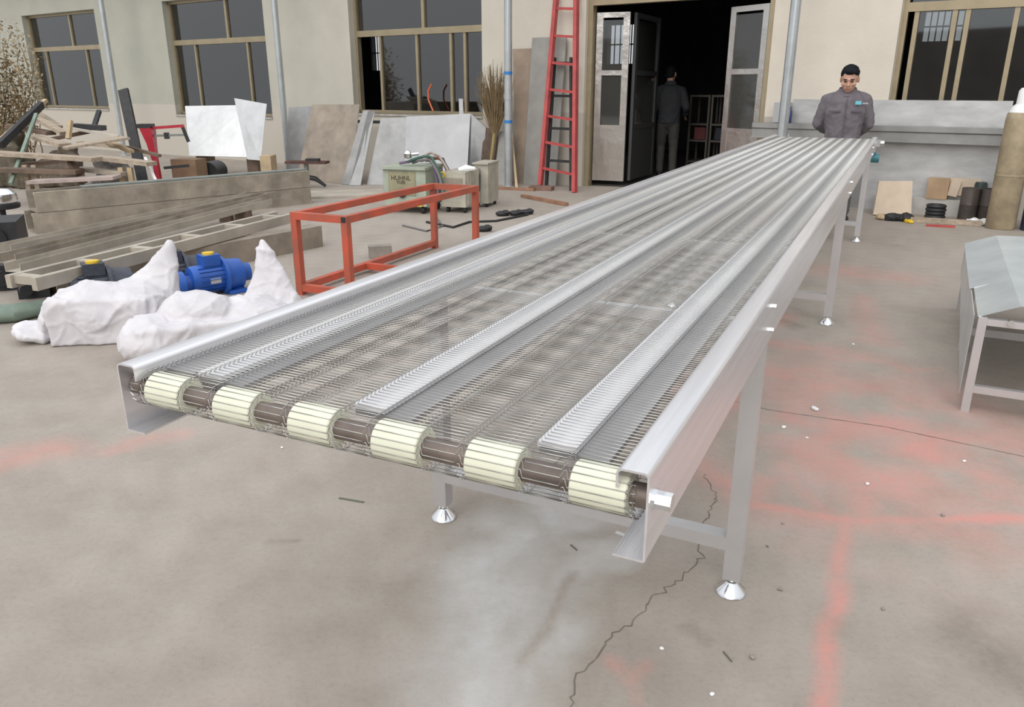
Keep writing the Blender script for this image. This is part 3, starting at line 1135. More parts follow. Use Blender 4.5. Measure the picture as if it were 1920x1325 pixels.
# ------------------------------------------------------------------ sacks
def crumple(me, amp, sc, seed, k=5.0):
    """sharp fold lines along the borders of random cells"""
    n = len(me.vertices)
    co = np.empty(n * 3, dtype=np.float32)
    me.vertices.foreach_get('co', co)
    nr = np.empty(n * 3, dtype=np.float32)
    me.vertex_normals.foreach_get('vector', nr)
    co, nr = co.reshape(-1, 3), nr.reshape(-1, 3)
    am = np.empty(n, dtype=np.float32)
    for i in range(n):
        p = Vector(co[i]) * sc + Vector((seed, 2 * seed, 0))
        p += Vector(noise.noise_vector(p * 0.9)) * 0.5
        d = noise.voronoi(p)[0]
        am[i] = math.exp(-(d[1] - d[0]) * k) - 0.35 * d[0]
    co = co + nr * (am * amp)[:, None]
    me.vertices.foreach_set('co', co.ravel())
    me.update()

def sack(name, label, base, build, seed):
    t = thing(name, label, 'sack', tuple(base), 0, 'woven sacks on the floor')
    mb = MB()
    build(mb)
    me = blob(mb, 0.010, 14)
    crumple(me, 0.024, 3.4, seed)
    crumple(me, 0.008, 8.0, seed + 3, 6.0)
    co = np.empty(len(me.vertices) * 3, dtype=np.float32)
    me.vertices.foreach_get('co', co)
    co[2::3] = np.maximum(co[2::3], 0.004)
    me.vertices.foreach_set('co', co)
    me.update()
    part(me, 'sack_body', SACK, t, smooth=False)
    return t

def flat(mb, c, r, ax, ang):
    mb.ellip(c, r, 16, 10, Matrix.Rotation(ang, 3, ax))

def ear(mb, pts, rz=0.0):
    """thin gathered corner: rings (centre, half width, half thickness)"""
    rr = []
    for c, w, h in pts:
        rr.append([Vector((c[0] + math.cos(a) * w * math.cos(rz) - math.sin(a) * h * math.sin(rz),
                           c[1] + math.cos(a) * w * math.sin(rz) + math.sin(a) * h * math.cos(rz), c[2])) for a in [2 * math.pi * k / 16 for k in range(16)]])
    mb.loft(rr)

def sack1(mb):
    M = Matrix.Rotation(0.15, 3, 'Z')
    mb.box((-0.02, 0.10, 0.135), (0.56, 0.34, 0.27), M)
    mb.ellip((-0.06, 0.10, 0.17), (0.26, 0.20, 0.17))
    mb.ellip((0.16, 0.16, 0.17), (0.20, 0.20, 0.17))
    ear(mb, [((0.16, 0.22, 0.10), 0.22, 0.16), ((0.20, 0.25, 0.28), 0.17, 0.11), ((0.27, 0.29, 0.40), 0.085, 0.05), ((0.315, 0.31, 0.50), 0.03, 0.022), ((0.325, 0.32, 0.54), 0.012, 0.01)])
    flat(mb, (-0.33, 0.08, 0.12), (0.07, 0.12, 0.14), 'Y', 0.5)
    flat(mb, (-0.42, 0.05, 0.05), (0.13, 0.15, 0.035), 'Y', 0.25)
s1 = sack('woven_sack', 'tied white woven sack, the left one with a flattened left tail', at(200, 640), sack1, 2.0)

def sack2(mb):
    M = Matrix.Rotation(0.45, 3, 'Z')
    mb.box((-0.04, 0.10, 0.10), (0.66, 0.36, 0.19), M)
    mb.ellip((-0.26, -0.02, 0.10), (0.16, 0.20, 0.13))
    mb.ellip((-0.06, 0.14, 0.20), (0.22, 0.15, 0.13))
    mb.ellip((0.20, 0.25, 0.14), (0.26, 0.20, 0.12))
    ear(mb, [((0.30, 0.40, 0.01), 0.22, 0.12), ((0.295, 0.42, 0.16), 0.20, 0.07), ((0.29, 0.44, 0.30), 0.125, 0.045), ((0.28, 0.46, 0.42), 0.07, 0.03), ((0.27, 0.47, 0.52), 0.032, 0.02), ((0.265, 0.47, 0.57), 0.012, 0.012)])
s2 = sack('woven_sack', 'slack white woven sack with a tall pointed corner, partly behind the conveyor rail', at(378, 664), sack2, 9.0)
for k, (px, py, w_, h_) in enumerate(((205, 598, 0.022, 0.02), (238, 600, 0.05, 0.03), (222, 612, 0.03, 0.012))):
    pass

# ------------------------------------------------------------------ motors
def motor(label, base, rz, m, scale=1.0, ym=YELLOW, tilt=0.0):
    t = thing('electric_motor', label, 'motor', tuple(base), rz, 'electric gear motors beside the steel stack')
    s_ = scale
    r = 0.075 * s_
    h = 0.10 * s_
    L = 0.26 * s_
    b = MB()
    b.lathe((0, 0, h), [(r * 0.5, -L / 2), (r * 0.95, -L / 2 + 0.004), (r, -L / 2 + 0.02), (r, L * 0.18), (r * 0.9, L * 0.18)], 28, axis=(1, 0, 0))
    part(b, 'motor_housing', m, t)
    f = MB()
    for k in range(20):
        a = 2 * math.pi * k / 20
        if 1.1 < a < 2.0:
            continue
        c = Vector((-0.02 * s_, math.cos(a) * r, h + math.sin(a) * r))
        f.box(c, (L * 0.55, 0.004, 0.014 * s_), Matrix.Rotation(a - math.pi / 2, 3, 'X'))
    part(f, 'cooling_fins', m, t, kind='stuff')
    part(MB().box((-0.01, 0, h + r + 0.025 * s_), (0.10 * s_, 0.09 * s_, 0.06 * s_)), 'terminal_box', m, t)
    part(MB().cyl((-0.01, 0, h + r + 0.055 * s_), (-0.01, 0, h + r + 0.066 * s_), 0.032 * s_, n=16), 'cap', ym, t)
    g_ = MB()
    g_.cyl((L * 0.18, 0, h), (L * 0.25, 0, h), r * 1.45, n=28)
    g_.cyl((L * 0.25, 0, h), (L * 0.62, 0, h), r * 1.25, r * 1.12, n=28)
    g_.cyl((L * 0.62, 0, h), (L * 0.82, 0, h), r * 0.7, n=20)
    part(g_, 'gearbox', m, t)
    ft = MB()
    ft.box((L * 0.42, 0, 0.012 * s_), (L * 0.4, r * 2.3, 0.022 * s_))
    ft.box((L * 0.42, 0, 0.05 * s_), (L * 0.3, r * 1.2, 0.07 * s_))
    part(ft, 'foot', m, t)
    part(MB().box((-0.01 * s_, -r * 0.98, h - 0.01), (0.06 * s_, 0.004, 0.03 * s_)), 'name_plate', mat('plate_silver', (0.6, 0.6, 0.6), 0.4, 0.6), t)
    return t
motor('bright blue motor lying behind the pointed corner of the right sack', at(402, 551), 0.75, BLUE, 1.3)
motor('blue motor half hidden behind the left sack', at(300, 568), 0.7, BLUE, 1.1)
motor('grimy dark motor with yellow cap behind the left sack, nearest the channel ends', at(190, 574), 0.6, NAVY, 1.35)
motor('grimy dark motor with yellow cap between the steel stack and the left blue motor', at(333, 543), 0.6, NAVY, 1.3)

# ------------------------------------------------------------------ long steel sections on the left
def cprof(w, h, t=0.006, flip=1):
    """channel lying on its back, open side up when flip=1"""
    return [(-w / 2, 0), (w / 2, 0), (w / 2, h), (w / 2 - t, h), (w / 2 - t, t), (-w / 2 + t, t), (-w / 2 + t, h), (-w / 2, h)]
def hprof(w, h, t=0.006):
    return [(-w / 2, 0), (w / 2, 0), (w / 2, h), (-w / 2, h)]
G_ST = 'long steel sections stacked on the left'
# lower front beam
lowL, lowR = at(112, 566), at(606, 462)
d_ = (lowR - lowL).normalized()
side = Vector((-d_.y, d_.x, 0))
mb = MB().sweep(lowL + side * 0.08, lowR + side * 0.08, [(-0.08, 0), (0.08, 0), (0.08, 0.012), (-0.068, 0.012), (-0.068, 0.188), (0.08, 0.188), (0.08, 0.2), (-0.08, 0.2)])
single(mb, 'steel_channel', DUSTYB, 'dusty brown steel channel on the floor below the ladder frame', 'steel section', G_ST)
# ladder frame on top of it
a0 = at(66, 522, 0.29)
a1 = at(556, 399, 0.29)
lad = thing('slotted_bed_frame', 'long dusty steel ladder frame with cross pieces, nearest in the stack', 'frame', (a0.x, a0.y, 0.0), math.atan2(a1.y - a0.y, a1.x - a0.x), G_ST)
LL = (Vector((a1.x, a1.y)) - Vector((a0.x, a0.y))).length
part(MB().box((LL / 2, 0.02, 0.25), (LL, 0.045, 0.085)), 'long_rail', DUSTY2, lad)
part(MB().box((LL / 2, 0.24, 0.25), (LL, 0.045, 0.085)), 'long_rail', DUSTY2, lad)
for x in (0.06, 0.55, 1.05, 1.6, 2.15, 2.7):
    if x < LL:
        part(MB().box((x, 0.13, 0.262), (0.07, 0.18, 0.055)), 'cross_piece', DUSTY2, lad)
part(MB().box((0.12, -0.004, 0.25), (0.20, 0.006, 0.08)), 'end_plate', mat('pale_end_plate', (0.50, 0.46, 0.40), 0.5, 0.3, var=0.15), lad)
# channels beside it
for k, (q0, q1, m, w, h, zz_, lab) in enumerate((
        ((22, 494), (500, 372), DUSTY2, 0.13, 0.06, 0.24, 'dusty steel channel lying just behind the ladder frame'),
        ((12, 476), (505, 359.5), DUSTY, 0.15, 0.07, 0.21, 'dusty steel channel, second behind the ladder frame'),
        ((4, 458), (470, 361.6), DUSTY2, 0.16, 0.08, 0.18, 'pale dusty steel channel at the foot of the deep box beam'))):
    p0 = at(q0[0], q0[1], zz_ + h)
    p1 = at(q1[0], q1[1], zz_ + h)
    p0.z = p1.z = zz_
    mb = MB().sweep(p0, p1, cprof(w, h))
    single(mb, 'steel_channel', m, lab, 'steel section', G_ST)
    for f, nf in ((0.12, 'near'), (0.85, 'far')):
        c = p0.lerp(p1, f)
        single(MB().box((c.x, c.y, zz_ / 2), (0.13, 0.10, zz_ - 0.002)), 'packing_timber', WOODD, 'dark packing timber under the %s end of %s' % (nf, ('the first channel behind the ladder frame', 'the second channel behind the ladder frame', 'the deep beam foot channel')[k]), 'timber', 'packing timbers under the steel')
# deep beam behind, stacked C sections
b0, b1 = at(52, 362, 0.42), at(578, 320, 0.42)
for k, (z0, z1, inset, m, lab) in enumerate(((0.0, 0.21, 0.0, DUSTY, 'lower deep dusty box beam behind the channels'), (0.215, 0.42, 0.05, DUSTY, 'upper deep dusty box beam with a grey top edge'))):
    p0, p1 = b0.copy(), b1.copy()
    p0.z = p1.z = z0
    h = z1 - z0
    dv = (p1 - p0).normalized()
    p0 = p0 + dv * inset
    mb = MB().sweep(p0, p1, [(-0.02, 0), (0.30, 0), (0.30, h), (0.28, h), (0.28, 0.02), (0.0, 0.02), (0.0, h - 0.03), (0.03, h - 0.03), (0.03, h), (-0.02, h)][::-1])
    single(mb, 'box_beam', m, lab, 'steel section', G_ST)
# grey strip on its top edge
p0, p1 = b0.copy(), b1.copy()
p0.z = p1.z = 0.43
sdv = Vector((-(p1 - p0).normalized().y, (p1 - p0).normalized().x, 0))
mb = MB().bar(p0.lerp(p1, 0.17) + sdv * 0.12, p1 + sdv * 0.12, 0.16, 0.018)
single(mb, 'steel_strip', mat('grey_green_strip', (0.25, 0.27, 0.25), 0.5, 0.4, var=0.2), 'grey green steel strip along the top of the deep beam', 'steel section', G_ST)
# shiny chute end at the far left
p = at(10, 420)
lm = thing('steel_hopper', 'small shiny rounded steel hopper at the left edge in front of the deep beam', 'hopper', tuple(p), 0.0)
zc_ = zat(p, 368)
b = MB()
b.lathe((-0.02, 0, zc_ - 0.10), [(0.05, 0.0), (0.17, 0.02), (0.19, 0.07), (0.18, 0.13), (0.12, 0.18), (0.03, 0.19)], 28)
part(b, 'bowl', CHROME, lm)
part(MB().cyl((0, 0, 0), (0, 0, zc_ - 0.09), 0.03, n=12), 'post', DARK, lm)
part(MB().lathe((-0.02, 0, zc_ - 0.13), [(0.19, 0), (0.20, 0.01), (0.20, 0.05), (0.16, 0.05)], 24), 'rim', DARK, lm)
# dark oily ends and green pipe near left edge
p = at(38, 600)
mb = MB().tube([at(-90, 612) + Vector((0, 0, 0.06)), at(30, 603) + Vector((0, 0, 0.06)), at(88, 590) + Vector((0, 0, 0.055))], [0.06, 0.06, 0.05], 14)
single(mb, 'green_pipe', GREENP, 'dull green pipe on the floor left of the sacks', 'pipe')
for k, (px, py, sx, sy, sz, lab) in enumerate(((50, 560, 0.20, 0.28, 0.14, 'dark oily iron block under the ladder frame end'), (5, 545, 0.24, 0.22, 0.19, 'dark oily iron block at the left edge'), (-5, 480, 0.2, 0.5, 0.30, 'black machine housing at the left edge beside the channel ends'))):
    c = at(px, py)
    mb = MB()
    mb.box((c.x, c.y + sy / 2, sz / 2), (sx, sy, sz), Matrix.Rotation(0.4, 3, 'Z'))
    mb.cyl((c.x, c.y, sz * 0.55), (c.x + 0.05, c.y - 0.06, sz * 0.55), sz * 0.3, n=14)
    single(mb, 'iron_block', DARK, lab, 'machine part')

# ------------------------------------------------------------------ welding machines
wb = at(722, 398)
wb2 = at(800, 402)
rz = math.atan2(wb2.y - wb.y, wb2.x - wb.x)
w1 = thing('welding_machine', 'sage green welding machine with lettered front panel on small wheels', 'welder', tuple(wb), rz)
ww = (wb2 - wb).length
wh = zat(wb, 314)
part(MB().box((ww / 2, 0.27, 0.09 + (wh - 0.09) / 2), (ww, 0.54, wh - 0.09)), 'cabinet', WELD, w1)
part(MB().box((ww / 2, 0.26, wh), (ww + 0.03, 0.60, 0.03)), 'lid', WELD, w1)
pf = part(MB().box((ww / 2 - 0.03, -0.004, 0.09 + (wh - 0.09) * 0.60), (ww * 0.64, 0.012, (wh - 0.09) * 0.62)), 'front_panel', WELDP, w1)

def text_mesh(s_, size, depth=0.002):
    cu = bpy.data.curves.new('t', 'FONT')
    cu.body = s_
    cu.size = size
    cu.extrude = depth
    cu.align_x = 'CENTER'
    o = bpy.data.objects.new('t', cu)
    return evaluated_mesh(o)
INK = mat('dark_lettering', (0.07, 0.05, 0.035), 0.7)
for s_, sz, zf in (('HUHNL', 0.075, 0.74), ('YUEE', 0.05, 0.66)):
    o = part(text_mesh(s_, sz), 'lettering', INK, pf, smooth=False)
    o.location = (ww / 2 - 0.04, -0.012, wh * zf)
    o.rotation_euler = (math.pi / 2, 0, 0)
part(MB().lathe((ww / 2 - 0.03, -0.01, 0.24), [(0.05, 0.0), (0.05, 0.02), (0.03, 0.035)], 20, axis=(0, -1, 0)), 'control_knob', DARK, w1)
for x in (0.06, ww - 0.06):
    for y in (0.06, 0.48):
        part(MB().cyl((x - 0.02, y, 0.045), (x + 0.02, y, 0.045), 0.045, n=18), 'wheel', BLACK, w1)
part(MB().box((ww * 0.87, -0.02, 0.13), (0.055, 0.014, 0.075)), 'yellow_tag', YELLOW, w1)

wq = at(829, 398)
w2 = thing('welding_machine', 'beige welding machine with ribbed side to the right of the green one', 'welder', tuple(wq), rz)
h2 = zat(wq, 322)
part(MB().box((0.155, 0.25, 0.07 + (h2 - 0.07) / 2), (0.31, 0.5, h2 - 0.07)), 'cabinet', WELD2, w2)
for k in range(5):
    part(MB().box((0.314, 0.08 + 0.085 * k, 0.07 + (h2 - 0.07) / 2), (0.014, 0.03, h2 - 0.12)), 'rib', WELD2, w2)
part(MB().box((0.15, -0.006, h2 * 0.66), (0.24, 0.012, h2 * 0.4)), 'front_panel', mat('taupe_panel', (0.30, 0.26, 0.21), 0.6, var=0.15), w2)
for x in (0.06, 0.28):
    for y in (0.06, 0.44):
        part(MB().cyl((x - 0.015, y, 0.036), (x + 0.015, y, 0.036), 0.036, n=16), 'wheel', BLACK, w2)
part(MB().ring((0.02, -0.012, h2 * 0.93), (0, 1, 0), 0.03, 0.008), 'lifting_eye', YELLOW, w2)
wq3 = at(890, 388)
w3 = thing('welding_machine', 'tall narrow beige welding machine with a black hose, right of the ribbed one', 'welder', tuple(wq3), rz)
h3 = zat(wq3, 306)
part(MB().box((0.09, 0.2, 0.05 + (h3 - 0.05) / 2), (0.19, 0.4, h3 - 0.05)), 'cabinet', WELD2, w3)
part(MB().box((0.09, 0.19, h3), (0.21, 0.44, 0.02)), 'lid', WELD2, w3)
part(MB().tube([(0.06, -0.02, h3 - 0.06), (0.07, -0.05, h3 - 0.15), (0.06, -0.05, 0.22), (0.04, -0.04, 0.12)], [0.02, 0.032, 0.035, 0.02], 10), 'hose', mat('slate_hose', (0.06, 0.065, 0.075), 0.5), w3)
for x in (0.03, 0.15):
    for y in (0.05, 0.35):
        part(MB().cyl((x - 0.012, y, 0.026), (x + 0.012, y, 0.026), 0.026, n=14), 'wheel', BLACK, w3)
# cables heaped on the green welder and hanging over its right side
M1 = ROOTM[w1.name]
cols_ = [mat('rust_cable', (0.24, 0.09, 0.06), 0.6), mat('grey_cable', (0.16, 0.15, 0.15), 0.6), BLACK, mat('green_cable', (0.05, 0.12, 0.09), 0.6), mat('violet_cable', (0.14, 0.10, 0.16), 0.6), mat('pale_cable', (0.36, 0.30, 0.26), 0.6)]
names_ = ['rust red', 'grey', 'black', 'dark green', 'violet grey', 'pale']
for k in range(6):
    r_ = random.Random(k)
    y = r_.uniform(0.05, 0.5)
    x0 = r_.uniform(0.15, 0.35)
    end = r_.uniform(0.10, 0.38)
    pts = []
    hgt = r_.uniform(0.05, 0.16)
    out_ = r_.uniform(0.10, 0.26)
    for i in range(15):
        f = i / 14
        if f < 0.45:
            g0 = f / 0.45
            q = (x0 + (ww + 0.02 - x0) * g0, y + 0.05 * math.sin(6 * g0 + k), wh + 0.03 + hgt * math.sin(math.pi * (0.15 + 0.6 * g0)) * (0.5 + 0.5 * g0))
        else:
            g0 = (f - 0.45) / 0.55
            q = (ww + 0.02 + out_ * math.sin(math.pi * 0.5 * g0), y - 0.12 * g0, (wh + 0.03 + hgt * 0.8) * (1 - g0) + end * g0)
        pts.append(M1 @ Vector(q))
    single(MB().tube(pts, 0.016, 7), 'welding_cable', cols_[k % 6], '%s welding cable draped from the lid of the green welder' % names_[k % 6], 'cable', 'welding cables on the green welder')
c = M1 @ Vector((0.28, 0.12, wh + 0.10))
mb = MB().lathe(c, [(0.02, 0), (0.045, 0.01), (0.05, 0.06), (0.03, 0.09), (0.015, 0.10)], 18)
mb.cyl(c + Vector((0.04, 0, 0.05)), c + Vector((0.13, 0, 0.06)), 0.02, n=12)
single(mb, 'welding_regulator', CHROME, 'bright metal regulator among cables on the green welder', 'regulator')
c = ROOTM[w2.name] @ Vector((0.22, 0.12, h2))
single(MB().tube([c + Vector((-0.04, 0, 0.02)), c + Vector((0.05, 0.02, 0.035)), c + Vector((0.16, 0.03, 0.03))], [0.02, 0.045, 0.02], 10), 'rag', WHITEB, 'crumpled whitish rag on top of the beige welders', 'rag')
# cable lying on the floor
single(MB().tube([at(800, 418) + Vector((0, 0, 0.012)), at(850, 428) + Vector((0, 0, 0.012)), at(880, 418) + Vector((0, 0, 0.012)), at(930, 416) + Vector((0, 0, 0.012)), at(990, 404) + Vector((0, 0, 0.012))], 0.014, 6), 'power_cable', BLACK, 'black power cable lying on the floor in front of the welders', 'cable')
single(MB().tube([at(755, 424) + Vector((0, 0, 0.01)), at(800, 435) + Vector((0, 0, 0.01)), at(830, 425) + Vector((0, 0, 0.01)), at(815, 405) + Vector((0, 0, 0.01))], 0.010, 6), 'power_cable', mat('grey_cable', (0.16, 0.15, 0.15)), 'grey cable curled on the floor below the green welder', 'cable')
for k, (px, py) in enumerate(((940, 405), (965, 404), (985, 402), (905, 434))):
    c = at(px, py)
    mb = MB()
    mb.ellip(c + Vector((0, 0, 0.03)), (0.07, 0.05, 0.032))
    mb.ellip(c + Vector((0.05, 0.03, 0.03)), (0.05, 0.04, 0.04))
    mb.cyl(c + Vector((-0.02, 0, 0.03)), c + Vector((0.10, -0.02, 0.05)), 0.014, n=8)
    single(mb, 'welding_clamp', BLACK, ['black clamp lump on the floor, left of three by the rail', 'black clamp lump on the floor, middle of three by the rail', 'black clamp lump on the floor, right of three by the rail', 'black lump at the right foot of the orange stand'][k], 'clamp', 'black clamps on the floor')
c = at(712, 484)
mb = MB().box((c.x, c.y + 0.04, 0.055), (0.20, 0.11, 0.11), Matrix.Rotation(0.25, 3, 'Z'))
single(mb, 'concrete_block', mat('block_grey', (0.30, 0.27, 0.24), 0.9, var=0.25), 'grey concrete block on the floor under the orange stand', 'block')

# ------------------------------------------------------------------ things along the wall
def atd(x, y, Y):
    """point seen at this spot, standing Y metres in front of the camera"""
    r = ray(x, y)
    return Vector((0, 0, CAMH)) + r * (Y / r.y)

def wpt(x, y, d):
    u, z = onwall(x, y, d)
    return wp(u, z, d)

PD = 0.665
eave = MB()
eave.box((-4, -0.40, 4.46), (40, 1.0, 0.05), Matrix.Rotation(-0.06, 3, 'X'))
wall_obj('trim_3', eave, mat('grey_eave_sheet', (0.45, 0.46, 0.46), 0.6, 0.2), tuple(W0), WANG, 'narrow sheet metal eave carried by the zinc posts')
for k, (px, py, rad, zlo, lab) in enumerate(((204, 100, 0.055, 0.0, 'zinc roof post in front of the far left window'), (527, 150, 0.055, 0.0, 'zinc roof post between the bright sheets and the brown plate'),
                                         (953, 200, 0.058, 0.0, 'zinc roof post with blue tape bands beside the twig broom'), (1481, 115, 0.06, 0.0, 'zinc roof post right of the open doorway'))):
    u, _ = onwall(px, py, PD)
    b = wp(u, 0, PD)
    t = thing('roof_post', lab, 'post', tuple(b), 0, 'zinc roof posts along the wall')
    part(MB().cyl((0, 0, 0), (0, 0, 4.4), rad, n=20), 'pipe', PIPE, t)
    part(MB().box((0, 0, 0.006), (0.16, 0.16, 0.012)), 'base_plate', PIPE, t)
    bands = {2: (137, 228), 1: (326,)}.get(k, ())
    for yb_ in bands:
        z = zat(b, yb_)
        part(MB().cyl((0, 0, z - 0.022), (0, 0, z + 0.022), rad + 0.003, n=20), 'tape_band', TAPE, t, label='blue tape band')
    if k == 2:
        z = zat(b, 183)
        part(MB().cyl((0, 0, z - 0.03), (0, 0, z + 0.03), rad + 0.006, n=20), 'pipe_joint', PIPE, t)

def ladder(name, label, fl, fr_, tl, tr, m, w, n, f0, f1, rw):
    base = (fl + fr_) / 2
    t = thing(name, label, 'ladder', tuple(base), 0)
    part(MB().bar(fl, tl, w, w * 1.5, up=WN), 'side_rail', m, t, world=True)
    part(MB().bar(fr_, tr, w, w * 1.5, up=WN), 'side_rail', m, t, world=True)
    for i in range(n):
        f = f0 + (f1 - f0) * i / (n - 1)
        part(MB().bar(fl.lerp(tl, f), fr_.lerp(tr, f), rw, rw), 'rung', m, t, world=True)
    return t
lf, rf = at(1013, 354), at(1077, 361)
lt, rt = wpt(1046, -40, 0.06), wpt(1081, -40, 0.06)
lf.z = 0.06
ladder('ladder', 'tall red painted ladder leaning on the wall beside the doorway', lf, rf, lt, rt, RED, 0.055, 8, 0.085, 0.99, 0.035)
bl_, br_ = wpt(1024, 345, 0.55), wpt(1071, 350, 0.55)
bl_.z = br_.z = 0
ladder('ladder', 'short black ladder standing behind the red ladder', bl_, br_, wpt(1040, 108, 0.16), wpt(1071, 108, 0.16), DARK, 0.035, 4, 0.22, 0.96, 0.035)
c = at(1016, 358)
mb = MB().box((c.x, c.y + 0.12, 0.03), (0.34, 0.2, 0.058), Matrix.Rotation(-0.3, 3, 'Z'))
single(mb, 'brick', mat('dull_brick', (0.22, 0.13, 0.10), 0.9, var=0.3), 'dull red brown block under the left foot of the red ladder', 'block')

def leaning(name, m, label, cat, bl, br, tl, tr, th=0.02, group=None, zf=0.0, dtop=None, lean=0.4):
    B0 = at(bl[0], bl[1], zf)
    B1 = at(br[0], br[1], zf)
    def top(B, q):
        d = (B - W0).dot(WN) - lean if dtop is None else dtop
        return wpt(q[0], q[1], max(0.04, d))
    T0 = top(B0, tl)
    T1 = top(B1, tr)
    nrm = (B1 - B0).cross(T0 - B0).normalized()
    if nrm.y > 0:
        nrm = -nrm
    k = nrm * th
    mb = MB().add([B0, B1, T1, T0, B0 - k, B1 - k, T1 - k, T0 - k], [(0, 1, 2, 3), (7, 6, 5, 4), (0, 4, 5, 1), (1, 5, 6, 2), (2, 6, 7, 3), (3, 7, 4, 0)])
    mz = min(p.z for p in mb.v)
    for p in mb.v:
        p.z += zf - mz
    return single(mb, name, m, label, cat, group, smooth=False)

GB = 'boards and sheets leaning along the wall'
leaning('board', PLYB, 'tall brown board leaning on the wall between post and grey boards', 'board', (968, 343), (1000, 346), (961, 92), (998, 91), 0.018, GB, dtop=0.05)
leaning('board', BOARDG, 'tall grey board leaning behind the left rail of the red ladder', 'board', (981, 345), (1041, 350), (998, 71), (1062, 69), 0.02, GB, dtop=0.07)
leaning('board', BOARDG, 'short grey board leaning low behind the taped post', 'board', (925, 347), (952, 349), (937, 247), (960, 246), 0.012, GB, dtop=0.32)
leaning('board', WOODD, 'dark brown narrow board behind the twig broom handle', 'board', (899, 345), (921, 347), (907, 240), (934, 243), 0.02, GB, dtop=0.10)
leaning('sheet', GALV, 'narrow grey sheet between the large grey sheet and the broom', 'sheet', (878, 343), (903, 344), (884, 214), (911, 240), 0.006, GB, dtop=0.12)
leaning('stick', WOOD2, 'pale thin stick leaning right of the taped post', 'stick', (966, 352), (971, 352), (959, 250), (961, 250), 0.02, GB, dtop=0.5)
leaning('sheet', DUSTYB, 'large dusty brown steel plate leaning left of the window', 'sheet', (556, 338), (657, 346), (586, 196), (674, 196), 0.008, GB, lean=0.45)
leaning('sheet', GALV, 'pale grey sheet behind the dusty brown plate on its left', 'sheet', (536, 332), (575, 334), (541, 201), (592, 199), 0.006, GB, lean=0.25)
leaning('plank', GALV, 'narrow grey steel plank at the right edge of the brown plate', 'plank', (640, 346), (664, 347), (681, 208), (694, 208), 0.02, GB, lean=0.38)
leaning('plank', GALV, 'wider grey steel plank, rightmost beside the brown plate', 'plank', (655, 348), (676, 348), (690, 209), (703, 208), 0.02, GB, lean=0.42)
leaning('sheet', GALV, 'wide dull grey sheet leaning under the open window', 'sheet', (688, 346), (880, 352), (714, 222), (884, 214), 0.006, GB, lean=0.30)
leaning('sheet', mat('grey_shiny_sheet', (0.30, 0.30, 0.31), 0.38, 0.45, var=0.12, scale=3, bump=0.3, bscale=3), 'shiny grey sheet with a bright streak behind the welders', 'sheet', (757, 352), (874, 355), (762, 219), (882, 213), 0.006, GB, lean=0.42)
leaning('plank', GALV, 'thin upright grey strip above the right end of the shiny sheet', 'plank', (866, 345), (874, 345), (860, 186), (868, 186), 0.02, GB, lean=0.5)
# rack that carries the sheets
rk = thing('sheet_rack', 'low steel rack behind the leaning sheets under the open window', 'rack', tuple(wp(-2.2, 0, 0.30)), WANG)
for x in (-1.3, 0.2, 1.5):
    part(MB().bar((x, 0, 0), (x, 0, 0.85), 0.05, 0.05), 'post', DARK, rk)
part(MB().bar((-1.4, 0, 0.87), (1.6, 0, 0.87), 0.05, 0.05), 'rail', DARK, rk)

# bright sheets on trestles at the left
leaning('sheet', GALVB, 'bright white steel sheet in front of the second window', 'sheet', (355, 292), (470, 295), (347, 199), (470, 197), 0.006, GB, zf=0.36, lean=0.35)
leaning('sheet', GALVB, 'bright steel sheet with a raised corner overlapping the other bright sheet', 'sheet', (464, 299), (489, 301), (439, 184), (500, 195), 0.006, GB, zf=0.335, lean=0.38)
for k, (px, py) in enumerate(((380, 292), (475, 297))):
    c = at(px, py, 0.33)
    single(MB().box((c.x, c.y + 0.12, 0.165), (0.18, 0.4, 0.325)), 'timber_stack', WOODD, ['dark timber stack under the left side of the bright sheet', 'dark timber stack under the raised corner sheet'][k], 'timber')
c = atd(388, 312, 12.6)
single(MB().cyl((c.x, c.y, 0.17), (c.x + 0.02, c.y + 0.4, 0.17), 0.16, n=24), 'dark_drum', DARK, 'dark round drum lying under the bright steel sheet', 'drum')
c = atd(356, 322, 12.4)
card = MB().box((c.x, c.y, 0.20), (0.42, 0.3, 0.40), Matrix.Rotation(-0.2, 3, 'Z'))
single(card, 'cardboard_box', mat('dark_cardboard', (0.24, 0.155, 0.095), 0.8, var=0.2), 'brown cardboard box below the bright steel sheet beside the red stand', 'box')
c = at(508, 352)
single(MB().box((c.x, c.y, 0.24), (0.16, 0.3, 0.48)), 'timber_stack', WOOD2, 'brown timber offcut beside the second roof post', 'timber')

# red stand
b = atd(297, 330, 12.0)
b.z = 0
rs = thing('pipe_stand', 'red steel stand with a long arm left of the bright sheets', 'stand', tuple(b), 0.0)
zt_ = zat(b, 240)
part(MB().loft([[(sx * w - dx, sy * w, z) for sx, sy in ((-1, -1), (1, -1), (1, 1), (-1, 1))] for z, w, dx in ((0, 0.04, 0.0), (zt_ * 0.45, 0.035, 0.01), (zt_ * 0.75, 0.055, 0.03), (zt_, 0.085, 0.06))]), 'post', RED2, rs)
part(MB().box((-0.08, 0, zt_ + 0.03), (0.20, 0.16, 0.06)), 'head', DARK, rs)
part(MB().bar((0.0, 0, zt_), (0.46, 0.05, zt_ + 0.03), 0.05, 0.04), 'arm', RED2, rs)
part(MB().bar((0.02, 0, zt_ - 0.11), (0.46, 0.05, zt_ - 0.10), 0.03, 0.03), 'rod', mat('grey_green_strip'), rs)
part(MB().bar((0.44, 0.05, zt_ + 0.01), (0.50, 0.05, zt_ - 0.20), 0.04, 0.04), 'clamp', DARK, rs)
part(MB().box((0.20, 0.02, zt_ - 0.11), (0.06, 0.06, 0.09)), 'clamp', DARK, rs)
part(MB().bar((0.10, 0, 0.30), (0.46, 0.05, 0.33), 0.03, 0.04), 'rod', DARK, rs)
